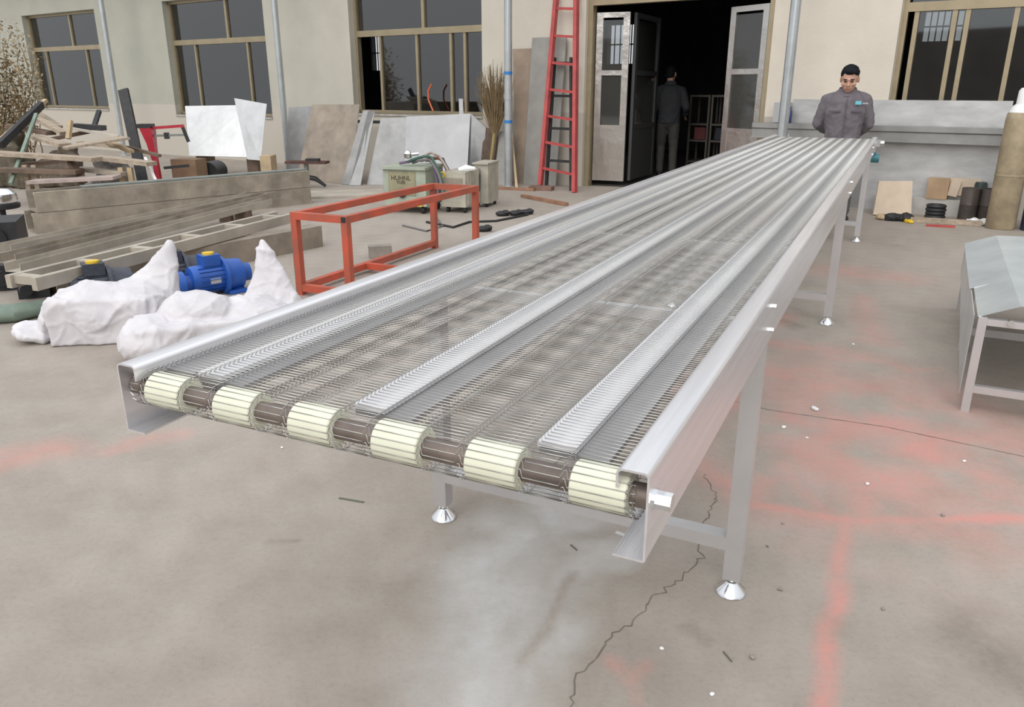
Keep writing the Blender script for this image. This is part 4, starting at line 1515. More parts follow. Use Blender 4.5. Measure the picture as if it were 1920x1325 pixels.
part(MB().box((0, 0, 0.01), (0.4, 0.4, 0.02)), 'base_plate', RED2, rs)

# tall dark plank
p0 = atd(262, 300, 12.6)
p0.z = 0
p1 = atd(231, 168, 13.2)
single(MB().bar(p0, p1, 0.16, 0.05, up=(0, -1, 0)), 'dark_plank', DARK, 'tall dark plank standing beside the first roof post', 'plank')

# scrap timber pile at the far left
PL = [
    ((-25, 286, 10.6), (182, 299, 10.2), 0.20, 0.05, WOOD, 'long pale plank across the trestles at the far left'),
    ((180, 295, 10.6), (285, 307, 10.3), 0.18, 0.05, WOOD, 'pale plank end right of the long trestle plank'),
    ((0, 272, 11.3), (78, 196, 12.6), 0.07, 0.10, DARK, 'dark slanting beam rising toward the far left window'),
    ((2, 262, 11.6), (86, 188, 12.8), 0.06, 0.05, WOOD2, 'reddish slanting lath above the dark slanting beam'),
    ((20, 345, 10.0), (68, 214, 11.4), 0.04, 0.04, GREENP, 'thin grey green pole slanting in front of the scrap pile'),
    ((118, 277, 10.9), (236, 258, 11.4), 0.45, 0.03, WOOD, 'wide tan plywood offcut on the scrap pile'),
    ((60, 255, 11.2), (122, 272, 11.0), 0.20, 0.04, WOOD, 'tan plank end left of the plywood offcut'),
    ((130, 240, 11.8), (222, 256, 11.9), 0.10, 0.03, mat('pale_lath', (0.55, 0.50, 0.43), 0.8, var=0.15), 'pale lath lying above the plywood offcut'),
    ((70, 222, 12.2), (120, 250, 11.9), 0.12, 0.05, WOOD, 'weathered board sloping down under the far left window'),
    ((0, 318, 10.2), (150, 322, 10.2), 0.22, 0.05, WOODD, 'dark board on the lower shelf of the scrap pile'),
    ((60, 340, 10.0), (220, 332, 10.1), 0.30, 0.04, mat('dusty_pinkish_board', (0.42, 0.34, 0.31), 0.8, var=0.2), 'dusty pinkish board low in the scrap pile'),
    ((132, 302, 10.4), (158, 340, 10.2), 0.08, 0.06, WOODD, 'dark brown brace slanting below the long plank'),
    ((240, 276, 11.6), (300, 292, 11.3), 0.05, 0.04, WOODD, 'dark lath at the foot of the tall dark plank'),
    ((128, 260, 11.5), (132, 226, 11.6), 0.06, 0.05, WOOD2, 'short upright light stick on the scrap pile'),
    ((140, 236, 12.0), (195, 240, 12.0), 0.16, 0.07, DARK, 'dark iron offcut below the far left window'),
    ((18, 236, 12.4), (96, 250, 12.0), 0.16, 0.05, WOODD, 'dark brown board crossing behind the slanting pole'),
    ((90, 262, 11.7), (170, 246, 12.1), 0.09, 0.05, WOODD, 'dark batten under the plywood offcut'),
    ((150, 268, 11.9), (232, 276, 11.6), 0.12, 0.04, WOOD, 'tan batten below the right end of the plywood offcut'),
    ((30, 310, 10.6), (130, 300, 10.9), 0.14, 0.05, WOODD, 'dark brown board just below the long trestle plank'),
    ((150, 316, 10.5), (235, 326, 10.3), 0.16, 0.05, mat('dusty_steel'), 'dusty bar end beneath the pale plank end'),
    ((60, 205, 12.9), (112, 238, 12.5), 0.10, 0.04, WOOD, 'grey tan lath leaning on the rubbish under the far left window'),
    ((176, 238, 12.3), (186, 208, 12.6), 0.06, 0.05, DARK, 'short dark upright below the right side of the far left window'),
    ((196, 262, 11.7), (246, 284, 11.4), 0.10, 0.04, WOOD2, 'light batten sloping to the foot of the first roof post'),
    ((272, 296, 10.6), (292, 338, 10.3), 0.03, 0.03, WHITEB, 'thin white strip slanting beside the red stand post'),
]
for a, b, w, h, m, lab in PL:
    p0, p1 = atd(*a), atd(*b)
    p0.z, p1.z = max(p0.z, h / 2 + 0.005), max(p1.z, h / 2 + 0.005)
    single(MB().bar(p0, p1, w, h), 'scrap_timber' if m not in (DARK, GREENP, WHITEB) else 'scrap_bar', m, lab, 'scrap', 'scrap pieces in the pile at the far left')
LEGS = [((45, 300), 'leftmost'), ((62, 300), 'second'), ((225, 305), 'third'), ((242, 305), 'rightmost')]
for (px, py), nm in LEGS:
    p = atd(px, py, 10.35)
    single(MB().box((p.x, p.y, p.z / 2 - 0.03), (0.06, 0.06, p.z - 0.06)), 'trestle_leg', WOOD2 if px > 100 else WOOD, '%s wooden upright under the planks of the scrap pile' % nm, 'timber', 'uprights under the scrap pile')
# mound of rubbish under and behind the planks
for k, (px, Y, w, h, m, lab) in enumerate(((20, 12.2, 0.70, 0.95, mat('olive_rubbish', (0.124, 0.105, 0.074), 0.95, var=0.5, scale=9), 'olive brown rubbish mound at the left edge'),
                                           (122, 12.3, 0.62, 0.75, mat('brown_rubbish', (0.155, 0.124, 0.093), 0.95, var=0.5, scale=9), 'brown rubbish mound under the far left window'),
                                           (205, 12.0, 0.45, 0.5, mat('grey_rubbish', (0.136, 0.124, 0.112), 0.95, var=0.5, scale=9), 'grey rubbish mound by the first roof post'))):
    b = atd(px, 300, Y)
    mb = MB()
    r_ = random.Random(k + 40)
    for i in range(14):
        x, y = r_.uniform(-w / 2, w / 2), r_.uniform(-0.25, 0.25)
        hh = h * (1 - abs(x) / w) * r_.uniform(0.5, 1.0)
        mb.box((b.x + x, b.y + y, hh / 2), (r_.uniform(0.12, 0.3), r_.uniform(0.12, 0.3), hh), Matrix.Rotation(r_.uniform(-0.5, 0.5), 3, 'Z') @ Matrix.Rotation(r_.uniform(-0.25, 0.25), 3, 'Y'))
    me = blob(mb, 0.035, 3)
    wrinkle(me, 0.03, 5.0, False, k)
    for v in me.vertices:
        v.co.z = max(v.co.z, 0.003)
    me.materials.append(m)
    o = bpy.data.objects.new('rubbish_mound', me)
    COL.objects.link(o)
    tag(o, lab, 'rubbish', 'rubbish mounds at the far left')

# dry climbing shrub at the left edge
sb = atd(14, 200, 13.4)
sb.z = 0
sh = thing('dry_shrub', 'dry climbing shrub with withered leaves at the left edge', 'shrub', tuple(sb), 0)
br = MB()
lv = MB()
r_ = random.Random(3)
for i in range(40):
    x, y, z = r_.uniform(-0.35, 0.25), r_.uniform(-0.2, 0.2), 0.0
    pts = [(x, y, z)]
    hgt = r_.uniform(1.2, 2.35)
    n = 9
    for j in range(n):
        x += r_.uniform(-0.10, 0.115)
        y += r_.uniform(-0.08, 0.08)
        z += hgt / n
        pts.append((x, y, z))
        if j > 2:
            for _ in range(11):
                c = Vector((x + r_.uniform(-0.16, 0.16), y + r_.uniform(-0.16, 0.16), z + r_.uniform(-0.12, 0.12)))
                a = Matrix.Rotation(r_.uniform(0, 6.3), 3, 'Z') @ Matrix.Rotation(r_.uniform(-1.2, 1.2), 3, 'X')
                L_, w_ = r_.uniform(0.04, 0.08), r_.uniform(0.015, 0.03)
                lv.add([c, c + a @ Vector((w_, L_ / 2, 0.008)), c + a @ Vector((0, L_, 0)), c + a @ Vector((-w_, L_ / 2, 0.008))], [(0, 1, 2), (0, 2, 3)])
    br.tube(pts, [0.012 - 0.001 * j for j in range(len(pts))], 5)
part(br, 'branches', TWIG, sh, kind='stuff')
part(lv, 'leaves', LEAF, sh, smooth=False, kind='stuff')

# twig broom standing upside down
bb = wpt(913, 330, 0.62)
bb.z = 0
tb = wpt(928, 250, 0.45)
bro = thing('twig_broom', 'large twig broom standing brush up left of the taped post', 'broom', tuple(bb), 0)
part(MB().tube([bb, bb.lerp(tb, 0.5), tb + Vector((0, 0, 0.06))], [0.022, 0.022, 0.03], 10), 'handle', mat('broom_handle', (0.36, 0.28, 0.12), 0.7, var=0.2), bro, world=True)
tw = MB()
r_ = random.Random(11)
for i in range(170):
    a = r_.uniform(-0.42, 0.36)
    dd = r_.uniform(-0.2, 0.2)
    L_ = r_.uniform(0.55, 1.15) * (1 - 0.5 * abs(a))
    s0 = tb + Vector((r_.uniform(-0.03, 0.03), r_.uniform(-0.03, 0.03), -0.05))
    dv = (WD * math.sin(a) + WN * math.sin(dd) * 0.6 + Vector((0, 0, math.cos(a))))
    m_ = s0 + dv * (L_ * 0.5) + WD * (a * 0.06)
    e = s0 + dv * L_ + Vector((r_.uniform(-0.03, 0.03), 0, 0)) - WD * (a * 0.10)
    tw.tube([s0, m_, e], [0.006, 0.005, 0.0025], 4)
    for q in range(2):
        st = m_.lerp(e, r_.uniform(0.1, 0.8))
        tw.tube([st, st + dv * 0.15 + WD * r_.uniform(-0.07, 0.07)], [0.003, 0.0015], 3)
part(tw, 'brush', TWIG, bro, world=True, kind='stuff')

# wheelbarrow-like tray and tools between the sheets
c = at(580, 352)
t = thing('work_stool', 'rusty flat tray on a short post in front of the brown plate', 'stand', tuple(c), -0.1)
zt_ = zat(c, 304)
part(MB().box((0, 0, zt_), (0.62, 0.22, 0.035)), 'tray', mat('dark_rust', (0.10, 0.045, 0.035), 0.7, 0.2, var=0.4), t)
part(MB().box((0.09, 0, zt_ + 0.03), (0.20, 0.10, 0.05)), 'vice', DARK, t)
part(MB().cyl((-0.02, 0, 0.02), (-0.02, 0, zt_ - 0.01), 0.035, n=14), 'post', mat('grey_green_strip'), t)
part(MB().tube([(-0.16, -0.02, 0.10), (-0.05, -0.04, 0.17), (0.12, -0.03, 0.14), (0.26, 0, 0.03)], [0.035, 0.04, 0.035, 0.02], 10), 'foot_arch', DARK, t)
c = at(620, 366)
single(MB().box((c.x, c.y, 0.015), (1.5, 0.7, 0.03), Matrix.Rotation(0.25, 3, 'Z')), 'floor_sheet', DUSTY2, 'pale dusty sheet lying on the floor behind the orange stand', 'sheet')
mb = MB().bar(at(980, 370) + Vector((0, 0, 0.022)), at(1062, 386) + Vector((0, 0, 0.022)), 0.07, 0.04)
single(mb, 'floor_plank', mat('reddish_timber', (0.30, 0.16, 0.10), 0.8, var=0.3), 'reddish plank lying on the floor in front of the red ladder', 'plank')
mb = MB().bar(at(922, 354) + Vector((0, 0, 0.02)), at(1002, 358) + Vector((0, 0, 0.02)), 0.06, 0.035)
single(mb, 'floor_plank', mat('reddish_timber'), 'brown batten on the floor at the foot of the taped post', 'plank')
# orange hose hanging in the open window
u_, z_ = onwall(808, 160, 0.02)
pts = [wpt(812, 208, 0.03), wpt(803, 186, 0.03), wpt(803, 170, 0.03), wpt(809, 158, 0.03)]
single(MB().tube(pts, 0.014, 6), 'hose', mat('orange_hose', (0.75, 0.16, 0.06), 0.5), 'short orange hose curving up before the open window', 'hose')

# ------------------------------------------------------------------ right side below the window
GREYW = mat('pale_streaked_sheet', (0.56, 0.56, 0.56), 0.5, 0.35, var=0.2, scale=2.5, stretch=(1, 1, 3))
def wbox(u0, u1, z0, z1, d0, d1):
    return MB().box((0, 0, 0), (u1 - u0, d1 - d0, z1 - z0), Matrix.Rotation(WANG, 3, 'Z')), wp((u0 + u1) / 2, (z0 + z1) / 2, (d0 + d1) / 2)
def wthing(name, m, label, cat, u0, u1, z0, z1, d0, d1, group=None):
    mb, c = wbox(u0, u1, z0, z1, d0, d1)
    mb.v = [p + c for p in mb.v]
    return single(mb, name, m, label, cat, group, smooth=False)
wthing('wall_sheet', GREYW, 'long pale grey sheet standing behind the steel channel under the right window', 'sheet', 4.42, 6.82, 0.0, 1.30, 0.008, 0.02)
wthing('wall_sheet', GREYW, 'grey sheet below the long channel, right of the conveyor end', 'sheet', 5.42, 6.86, 0.0, 0.82, 0.03, 0.04)
wthing('wall_sheet', GALV, 'narrow grey sheet beside the conveyor end', 'sheet', 5.18, 5.40, 0.0, 0.82, 0.03, 0.04)
t = thing('long_channel', 'long grey steel channel held on brackets behind the standing man', 'channel', tuple(wp(3.98, 0, 0.13)), WANG)
hC = 0.185
mb = MB().sweep((0, 0, 0.825), (2.86, 0, 0.825), [(0.06, 0), (-0.08, 0), (-0.08, 0.012), (-0.06, 0.012), (-0.06, hC - 0.075), (-0.085, hC - 0.06), (-0.085, hC), (0.06, hC)][::-1])
part(mb, 'channel_body', mat('grey_channel_steel', (0.36, 0.355, 0.35), 0.45, 0.6, var=0.2, scale=3), t)
for x in (0.25, 1.5, 2.6):
    part(MB().box((x, 0.075, 0.92), (0.05, 0.05, 0.12)), 'bracket', DARK, t)
wthing('junction_box', mat('grey_box', (0.42, 0.43, 0.44), 0.5), 'small grey box on the channel beside the right roof post', 'box', 4.22, 4.42, 1.02, 1.26, 0.06, 0.16)
c = wpt(1482, 200, 0.18)
single(MB().lathe((c.x, c.y, 1.012), [(0.03, 0), (0.032, 0.01), (0.032, 0.14), (0.016, 0.17), (0.016, 0.20)], 16), 'bottle', mat('dark_blue_bottle', (0.04, 0.05, 0.14), 0.3), 'small dark blue bottle on the channel beside the right post', 'bottle')
leaning('framed_board', CARDL, 'pale board with dark edge leaning behind the conveyor end', 'board', (1637, 404), (1708, 406), (1648, 341), (1711, 341), 0.04, zf=0.0, lean=0.12)
pl = wp(6.15, 0, 0.28)
wthing('plinth', mat('pale_concrete_step', (0.50, 0.48, 0.45), 0.8, var=0.15), 'low pale concrete step under the boxes and cans', 'step', 5.55, 6.72, 0.0, 0.19, 0.045, 0.16)
bx = wpt(1765, 371, 0.11)
bx.z = 0.192
cb = thing('cardboard_box', 'open brown cardboard box with a hanging pale flap on the low step', 'box', tuple(bx), WANG)
part(MB().box((-0.05, 0, 0.12), (0.22, 0.12, 0.24)), 'box_body', CARD, cb)
part(MB().box((0.22, 0.02, 0.15), (0.32, 0.02, 0.20)), 'flap', CARDL, cb)
part(MB().box((0.12, -0.02, 0.14), (0.10, 0.012, 0.20), Matrix.Rotation(0.15, 3, 'Y')), 'flap', CARDL, cb)
CAN = mat('grimy_tin', (0.12, 0.10, 0.09), 0.5, 0.4, var=0.3)
for k, (px, py, h, r, lab) in enumerate(((1811, 414, 0.37, 0.095, 'grimy tin can, left of the two tall cans'), (1847, 416, 0.37, 0.095, 'grimy tin can beside the khaki cylinder'))):
    c = at(px, py)
    t = thing('tin_can', lab, 'can', tuple(c), 0, 'grimy tin cans by the wall')
    part(MB().lathe((0, 0, 0), [(r * 0.98, 0), (r, 0.01), (r, h * 0.5), (r * 1.015, h * 0.51), (r, h * 0.52), (r, h), (r * 0.93, h), (r * 0.93, h - 0.03)], 24), 'can_body', CAN, t)
    if k == 0:
        part(MB().lathe((0, 0, h - 0.028), [(r * 0.9, 0), (r * 0.9, 0.006), (0.02, 0.006)], 24), 'lid', mat('pale_lid', (0.45, 0.38, 0.30), 0.6), t)
c = at(1750, 410)
c.z = 0
cy = MB()
for k in range(4):
    cy.ring((c.x, c.y - 0.02, 0.03 + 0.04 * k), (0, 0, 1), 0.09 - 0.004 * (k % 2), 0.022)
single(cy, 'hose_coil', BLACK, 'black hose coil on the floor before the low step', 'coil')
c = wpt(1840, 340, 0.2)
c = wp((c - W0).dot(WD), 0.192, 0.115)
single(MB().lathe(c, [(0.06, 0), (0.065, 0.02), (0.065, 0.2), (0.055, 0.22)], 20), 'paint_pot', mat('dark_green_tin', (0.05, 0.07, 0.07), 0.5, 0.3, var=0.3), 'dark pot on the low step behind the tall cans', 'pot')
mb = MB().bar(at(1706, 416) + Vector((0, 0, 0.03)), at(1840, 424) + Vector((0, 0, 0.03)), 0.06, 0.055)
single(mb, 'floor_plank', WOOD, 'weathered batten on the floor in front of the cans', 'plank')
mb = MB().bar(at(1736, 424) + Vector((0, 0, 0.012)), at(1790, 427) + Vector((0, 0, 0.012)), 0.04, 0.022)
single(mb, 'red_bar', RED, 'small red bar on the floor in front of the weathered batten', 'bar')
for k, (px, py, m, sx, sz, lab) in enumerate(((1662, 412, WOOD2, 0.13, 0.05, 'tan offcut beside the framed board'), (1688, 414, DARK, 0.16, 0.07, 'dark crumpled rag beside the framed board'), (1705, 418, YELLOW, 0.04, 0.03, 'small yellow scrap beside the dark rag'), (1835, 422, WHITEB, 0.12, 0.06, 'crumpled whitish plastic at the foot of the khaki cylinder'))):
    c = at(px, py)
    mb = MB()
    r_ = random.Random(k)
    for i in range(6):
        mb.ellip((c.x + r_.uniform(-sx, sx) * 0.7, c.y + r_.uniform(-0.04, 0.04), sz * 0.5), (sx * 0.5, 0.06, sz * r_.uniform(0.5, 0.9)), 8, 6)
    me = blob(mb, 0.012, 2)
    wrinkle(me, 0.012, 18, True, k)
    for v in me.vertices:
        v.co.z = max(v.co.z, 0.002)
    me.materials.append(m)
    o = bpy.data.objects.new('scrap_heap', me)
    COL.objects.link(o)
    tag(o, lab, 'scrap')
c = at(1874, 428)
gc = thing('gas_cylinder', 'tall dusty khaki cylinder with a white top standing at the right edge', 'cylinder', tuple(c), 0)
hz = 1.28
part(MB().lathe((0, 0, 0), [(0.13, 0.0), (0.142, 0.02), (0.142, hz - 0.16), (0.135, hz - 0.10), (0.10, hz - 0.03), (0.06, hz)], 32), 'cylinder_body', DRUM, gc)
part(MB().lathe((0, 0, hz - 0.09), [(0.125, 0), (0.128, 0.01), (0.10, 0.07), (0.075, 0.09), (0.07, 0.22), (0.05, 0.25)], 28), 'valve_guard', WHITEB, gc)
part(MB().lathe((0, 0, 0.55), [(0.1425, 0), (0.146, 0.006), (0.146, 0.02), (0.1425, 0.026)], 32), 'band', DRUM, gc)
c = at(1935, 432)
single(MB().lathe(c, [(0.11, 0), (0.115, 0.02), (0.115, 0.75), (0.07, 0.85), (0.04, 0.9)], 24), 'gas_cylinder', mat('dark_blue_cylinder', (0.03, 0.05, 0.10), 0.5, var=0.3), 'dark blue cylinder cut by the right edge behind the khaki one', 'cylinder')

# ------------------------------------------------------------------ dim racks inside the doorway
RM = mat('rack_metal', (0.18, 0.16, 0.14), 0.4, 0.7)
for k, (x0, x1, lab) in enumerate(((1292, 1326, 'dim metal rack inside the doorway right of the walking man'), (1332, 1370, 'dim metal rack inside the doorway beside the right door leaf'))):
    ua, _ = onwall(x0, 250, -2.6)
    ub, _ = onwall(x1, 250, -2.6)
    t = thing('storage_rack', lab, 'rack', tuple(wp(ua, 0.022, -2.6)), WANG, 'racks inside the doorway')
    W_ = ub - ua
    for x in (0, W_):
        for y in (0, 0.4):
            part(MB().bar((x, y, 0), (x, y, 1.30), 0.035, 0.035), 'upright', RM, t)
    for z in (0.2, 0.55, 0.82, 1.28):
        part(MB().box((W_ / 2, 0.2, z), (W_ + 0.03, 0.44, 0.03)), 'shelf', RM, t)
    part(MB().box((W_ * 0.5, 0.2, 0.67), (W_ * 0.6, 0.25, 0.2)), 'crate', mat('dull_red_crate', (0.16, 0.04, 0.04), 0.6) if k == 0 else mat('dull_navy_crate', (0.04, 0.045, 0.07), 0.6), t)

# ------------------------------------------------------------------ small bits on the yard floor
def bit(px, py, s_, m, lab, seed):
    c = at(px, py)
    r_ = random.Random(seed)
    mb = MB()
    for i in range(3):
        a = Matrix.Rotation(r_.uniform(0, 6.3), 3, 'Z') @ Matrix.Rotation(r_.uniform(-0.5, 0.5), 3, 'X')
        mb.box((c.x + r_.uniform(-0.3, 0.3) * s_, c.y + r_.uniform(-0.3, 0.3) * s_, s_ * 0.35), (s_ * r_.uniform(0.6, 1.0), s_ * r_.uniform(0.35, 0.7), s_ * 0.4), a)
    mz = min(p.z for p in mb.v)
    for p in mb.v:
        p.z -= mz
    mb2 = blob(mb, s_ * 0.10, 1)
    mb2.materials.append(m)
    o = bpy.data.objects.new('debris_bit', mb2)
    COL.objects.link(o)
    tag(o, lab, 'debris', 'small bits on the yard floor')
STONE = mat('pebble_grey', (0.30, 0.27, 0.25), 0.9, var=0.3)
BITS = [(1527, 768, 0.030, WHITEB, 'largest white crumb on the pink floor right of the near leg'), (1626, 908, 0.014, WHITEB, 'small white flake above the pink stripe right of the leg'),
        (1470, 802, 0.016, WHITEB, 'white flake close to the near right leg'), (1513, 821, 0.011, WHITEB, 'tiny white flake below the flake close to the near leg'),
        (1600, 646, 0.013, WHITEB, 'tiny white crumb beyond the second leg foot'), (1807, 866, 0.014, WHITEB, 'small white crumb below the hood table foot'),
        (1411, 1234, 0.016, STONE, 'grey pebble in front of the near right foot'), (1463, 1105, 0.013, STONE, 'pale pebble right of the near right foot'),
        (1468, 982, 0.011, STONE, 'small pebble right of the near leg just above the brace'), (1439, 1025, 0.010, STONE, 'small grey pebble below the pink stripe'),
        (1334, 1302, 0.012, WHITEB, 'white chip near the bottom edge below the crack'), (1766, 966, 0.013, STONE, 'grey pebble on the pink stripe at right'),
        (529, 840, 0.012, WHITEB, 'white speck on the floor below the second roller'), (333, 786, 0.010, WHITEB, 'white speck beside the left rail end'),
        (1240, 1217, 0.011, WHITEB, 'pale chip left of the grey pebble in front'), (1655, 1142, 0.010, STONE, 'dark pebble at right of the vertical pink stripe')]
for k, (px, py, s_, m, lab) in enumerate(BITS):
    bit(px, py, s_, m, lab, k)
for k, (a, b, w, lab) in enumerate((((636, 934), (682, 942), 0.004, 'thin grey metal strip on the floor left of the near left foot'), ((1356, 1222), (1372, 1241), 0.0018, 'short dark wire offcut near the grey pebble'),
                                    ((1070, 1022), (1082, 1032), 0.002, 'short dark wire offcut below the roller end'), ((1155, 998), (1180, 1008), 0.008, 'pale flat chip under the right rail end'),
                                    ((1820, 500), (1830, 502), 0.004, 'thin offcut beside the hood table'))):
    m = mat('dark_offcut', (0.16, 0.16, 0.14), 0.6, 0.3) if k in (0, 1, 2, 4) else mat('pale_chip', (0.6, 0.6, 0.58), 0.6)
    single(MB().bar(at(*a) + Vector((0, 0, 0.002)), at(*b) + Vector((0, 0, 0.002)), w * 2, 0.003), 'metal_offcut', m, lab, 'offcut')

# ------------------------------------------------------------------ people
def ringpts(c, rx, ry, n=20, ex=2.4, tilt=0.0):
    P = []
    for k in range(n):
        a = 2 * math.pi * k / n
        ca, sa = math.cos(a), math.sin(a)
        x = math.copysign(abs(ca) ** (2 / ex), ca) * rx
        y = math.copysign(abs(sa) ** (2 / ex), sa) * ry
        P.append(Vector((c[0] + x, c[1] + y, c[2] + y * tilt)))
    return P

def hand(mb, w, d, side, thumb, curl=0.35):
    """palm and five separate fingers growing from wrist w along d"""
    d = Vector(d).normalized()
    side = Vector(side).normalized()
    n = d.cross(side).normalized()
    w = Vector(w)
    pc = w + d * 0.055
    mb.chain([w - d * 0.02, w + d * 0.02], [0.026, 0.027], 10)
    M = Matrix((side, d, n)).transposed()
    mb.ellip(pc, (0.042, 0.055, 0.018), 14, 8, M)
    for i, (o, L_) in enumerate(((-0.030, 0.068), (-0.010, 0.080), (0.011, 0.075), (0.031, 0.058))):
        b = pc + d * 0.042 + side * o
        m1 = b + d * (L_ * 0.45) + n * (curl * 0.015)
        m2 = m1 + (d + n * curl * 1.2).normalized() * (L_ * 0.3)
        m3 = m2 + (d + n * curl * 2.4).normalized() * (L_ * 0.25)
        mb.chain([b, m1, m2, m3], [0.0098, 0.0092, 0.0085, 0.0075], 8)
    b = w + d * 0.03 + side * (thumb * 0.035)
    t1 = b + (d * 0.7 + side * thumb * 0.7 + n * 0.2).normalized() * 0.04
    t2 = t1 + (d + n * 0.35).normalized() * 0.03
    mb.chain([b, t1, t2], [0.013, 0.0105, 0.009], 8)

def head_parts(mb, hc, M):
    def T(p):
        return Vector(hc) + M @ Vector(p)
    mb.ellip(T((0, 0.012, 0.02)), (0.079, 0.096, 0.098), 20, 14, M)
    mb.ellip(T((0, -0.022, -0.045)), (0.063, 0.068, 0.074), 18, 12, M)
    mb.ellip(T((0, -0.045, -0.088)), (0.034, 0.034, 0.028), 12, 8, M)          # chin
    mb.chain([T((0, -0.086, 0.005)), T((0, -0.104, -0.026))], [0.010, 0.014], 10)  # nose
    mb.ellip(T((0.012, -0.092, -0.030)), (0.009, 0.009, 0.007), 8, 6, M)
    mb.ellip(T((-0.012, -0.092, -0.030)), (0.009, 0.009, 0.007), 8, 6, M)
    mb.ellip(T((0, -0.078, 0.024)), (0.052, 0.017, 0.009), 14, 8, M)           # brow
    mb.ellip(T((0, -0.080, -0.060)), (0.024, 0.014, 0.011), 12, 8, M)          # mouth
    for s_ in (1, -1):
        mb.ellip(T((s_ * 0.045, -0.062, -0.025)), (0.025, 0.025, 0.022), 10, 8, M)   # cheek
        mb.ellip(T((s_ * 0.080, 0.018, -0.012)), (0.010, 0.020, 0.032), 10, 8, M)    # ear

def person(name, label, loc, rz, P):
    t = thing(name, label, 'person', tuple(loc), rz)
    hc = Vector(P['head'])
    M = P.get('hs', 1.0) * Matrix.Rotation(P.get('yaw', 0), 3, 'Z') @ Matrix.Rotation(P.get('nod', 0), 3, 'X') @ Matrix.Rotation(P.get('roll', 0), 3, 'Y')
    # body: one continuous skin under the clothes
    mb = MB()
    head_parts(mb, hc, M)
    nb = Vector(P['neck'])
    mb.chain([hc + M @ Vector((0, 0.03, -0.05)), nb], [0.055, 0.060], 14)
    tors = P['torso']
    mb.loft([ringpts(c, rx * 0.88, ry * 0.88, 18, 2.3) for c, rx, ry in tors])
    for arm in P['arms']:
        mb.chain(arm['pts'], [0.050, 0.040, 0.028], 12)
        hand(mb, arm['pts'][2], arm['dir'], arm['side'], arm['thumb'], arm.get('curl', 0.35))
    for leg in P['legs']:
        mb.chain(leg, [0.080, 0.055, 0.040], 12)
    body = part(blob(mb, 0.0075, 2), 'body', SKIN, t, smooth=False)
    # eyes, brows, lips
    for s_ in (1, -1):
        part(MB().ellip(hc + M @ Vector((s_ * 0.031, -0.081, 0.004)), (0.014, 0.008, 0.0065), 12, 8, M), 'eye', mat('dark_eye', (0.03, 0.02, 0.02), 0.3), body)
        part(MB().ellip(hc + M @ Vector((s_ * 0.032, -0.089, 0.028)), (0.021, 0.006, 0.0045), 12, 8, M), 'eyebrow', HAIR, body)
    part(MB().ellip(hc + M @ Vector((0, -0.093, -0.060)), (0.021, 0.006, 0.006), 12, 8, M), 'lips', SKIND, body)
    # hair cap
    hb = MB()
    hb.ellip(hc + M @ Vector((0, 0.022, 0.046)), (0.084, 0.094, 0.083), 22, 14, M)
    hb.ellip(hc + M @ Vector((0, 0.055, 0.000)), (0.074, 0.062, 0.085), 18, 12, M)
    hb.ellip(hc + M @ Vector((0.012, -0.050, 0.090)), (0.058, 0.036, 0.028), 16, 10, M)
    hm = blob(hb, 0.007, 3)
    wrinkle(hm, 0.006, 38, False, 1.0)
    part(hm, 'hair', HAIR, t, smooth=False)
    # jacket
    jb = MB()
    jb.loft([ringpts(c, rx, ry, 24, 2.4) for c, rx, ry in tors])
    for arm in P['arms']:
        a, b, c = [Vector(q) for q in arm['pts']]
        jb.chain([a, a.lerp(b, 0.5), b, b.lerp(c, 0.5), c.lerp(b, 0.06)], [0.060, 0.064, 0.060, 0.054, 0.046], 14)
        jb.chain([Vector((0, a.y, a.z + 0.045)), a], [0.07, 0.062], 14)
    jm = blob(jb, 0.010, 5)
    wrinkle(jm, 0.013, 7.0, True, P.get('seed', 0), True)
    jk = part(jm, 'jacket', P['jmat'], t, smooth=False)
    # collar
    cb_ = MB()
    rings = []
    for z, r, dy in ((-0.045, 0.120, 0.0), (-0.005, 0.098, 0.0), (0.022, 0.090, 0.008), (0.022, 0.078, 0.008), (-0.02, 0.078, 0.0)):
        rings.append([nb + Vector((math.cos(a) * r, math.sin(a) * r + dy, z + 0.020 * math.sin(a))) for a in [2 * math.pi * k / 20 for k in range(20)]])
    cb_.loft(rings)
    part(cb_, 'collar', P['jmat'], jk)
    for e in P.get('extras', ()):
        part(e[0], e[1], e[2], jk, smooth=False, label=e[3] if len(e) > 3 else None)
    # trousers
    tb_ = MB()
    hp_ = tors[0][0]
    tb_.ellip((hp_[0], hp_[1], hp_[2] + 0.03), (tors[0][1] * 0.93, tors[0][2] * 0.95, 0.13), 18, 12)
    for leg in P['legs']:
        a, b, c = [Vector(q) for q in leg]
        tb_.chain([a, a.lerp(b, 0.5), b, b.lerp(c, 0.5), c], [0.100, 0.090, 0.075, 0.068, 0.062], 14)
    tm = blob(tb_, 0.012, 4)
    wrinkle(tm, 0.006, 9.0, True, 5.0)
    part(tm, 'trousers', P['tmat'], t, smooth=False)
    for leg, fd in zip(P['legs'], P['feet']):
        f = Vector(leg[2])
        fd = Vector(fd).normalized()
        sb_ = MB()
        g0 = Vector((f.x, f.y, f.z - 0.06))
        sb_.chain([Vector((f.x, f.y, f.z)), g0], [0.05, 0.046], 12)
        Mx = Matrix.Rotation(math.atan2(fd.y, fd.x) - math.pi / 2, 3, 'Z')
        sb_.ellip(g0 + fd * 0.075 + Vector((0, 0, -0.012)), (0.047, 0.135, 0.040), 16, 10, Mx)
        sm_ = blob(sb_, 0.009, 3)
        mz = f.z - 0.10
        for v in sm_.vertices:
            v.co.z = max(v.co.z, mz)
        part(sm_, 'shoe', SHOE, t, smooth=False)
    return t

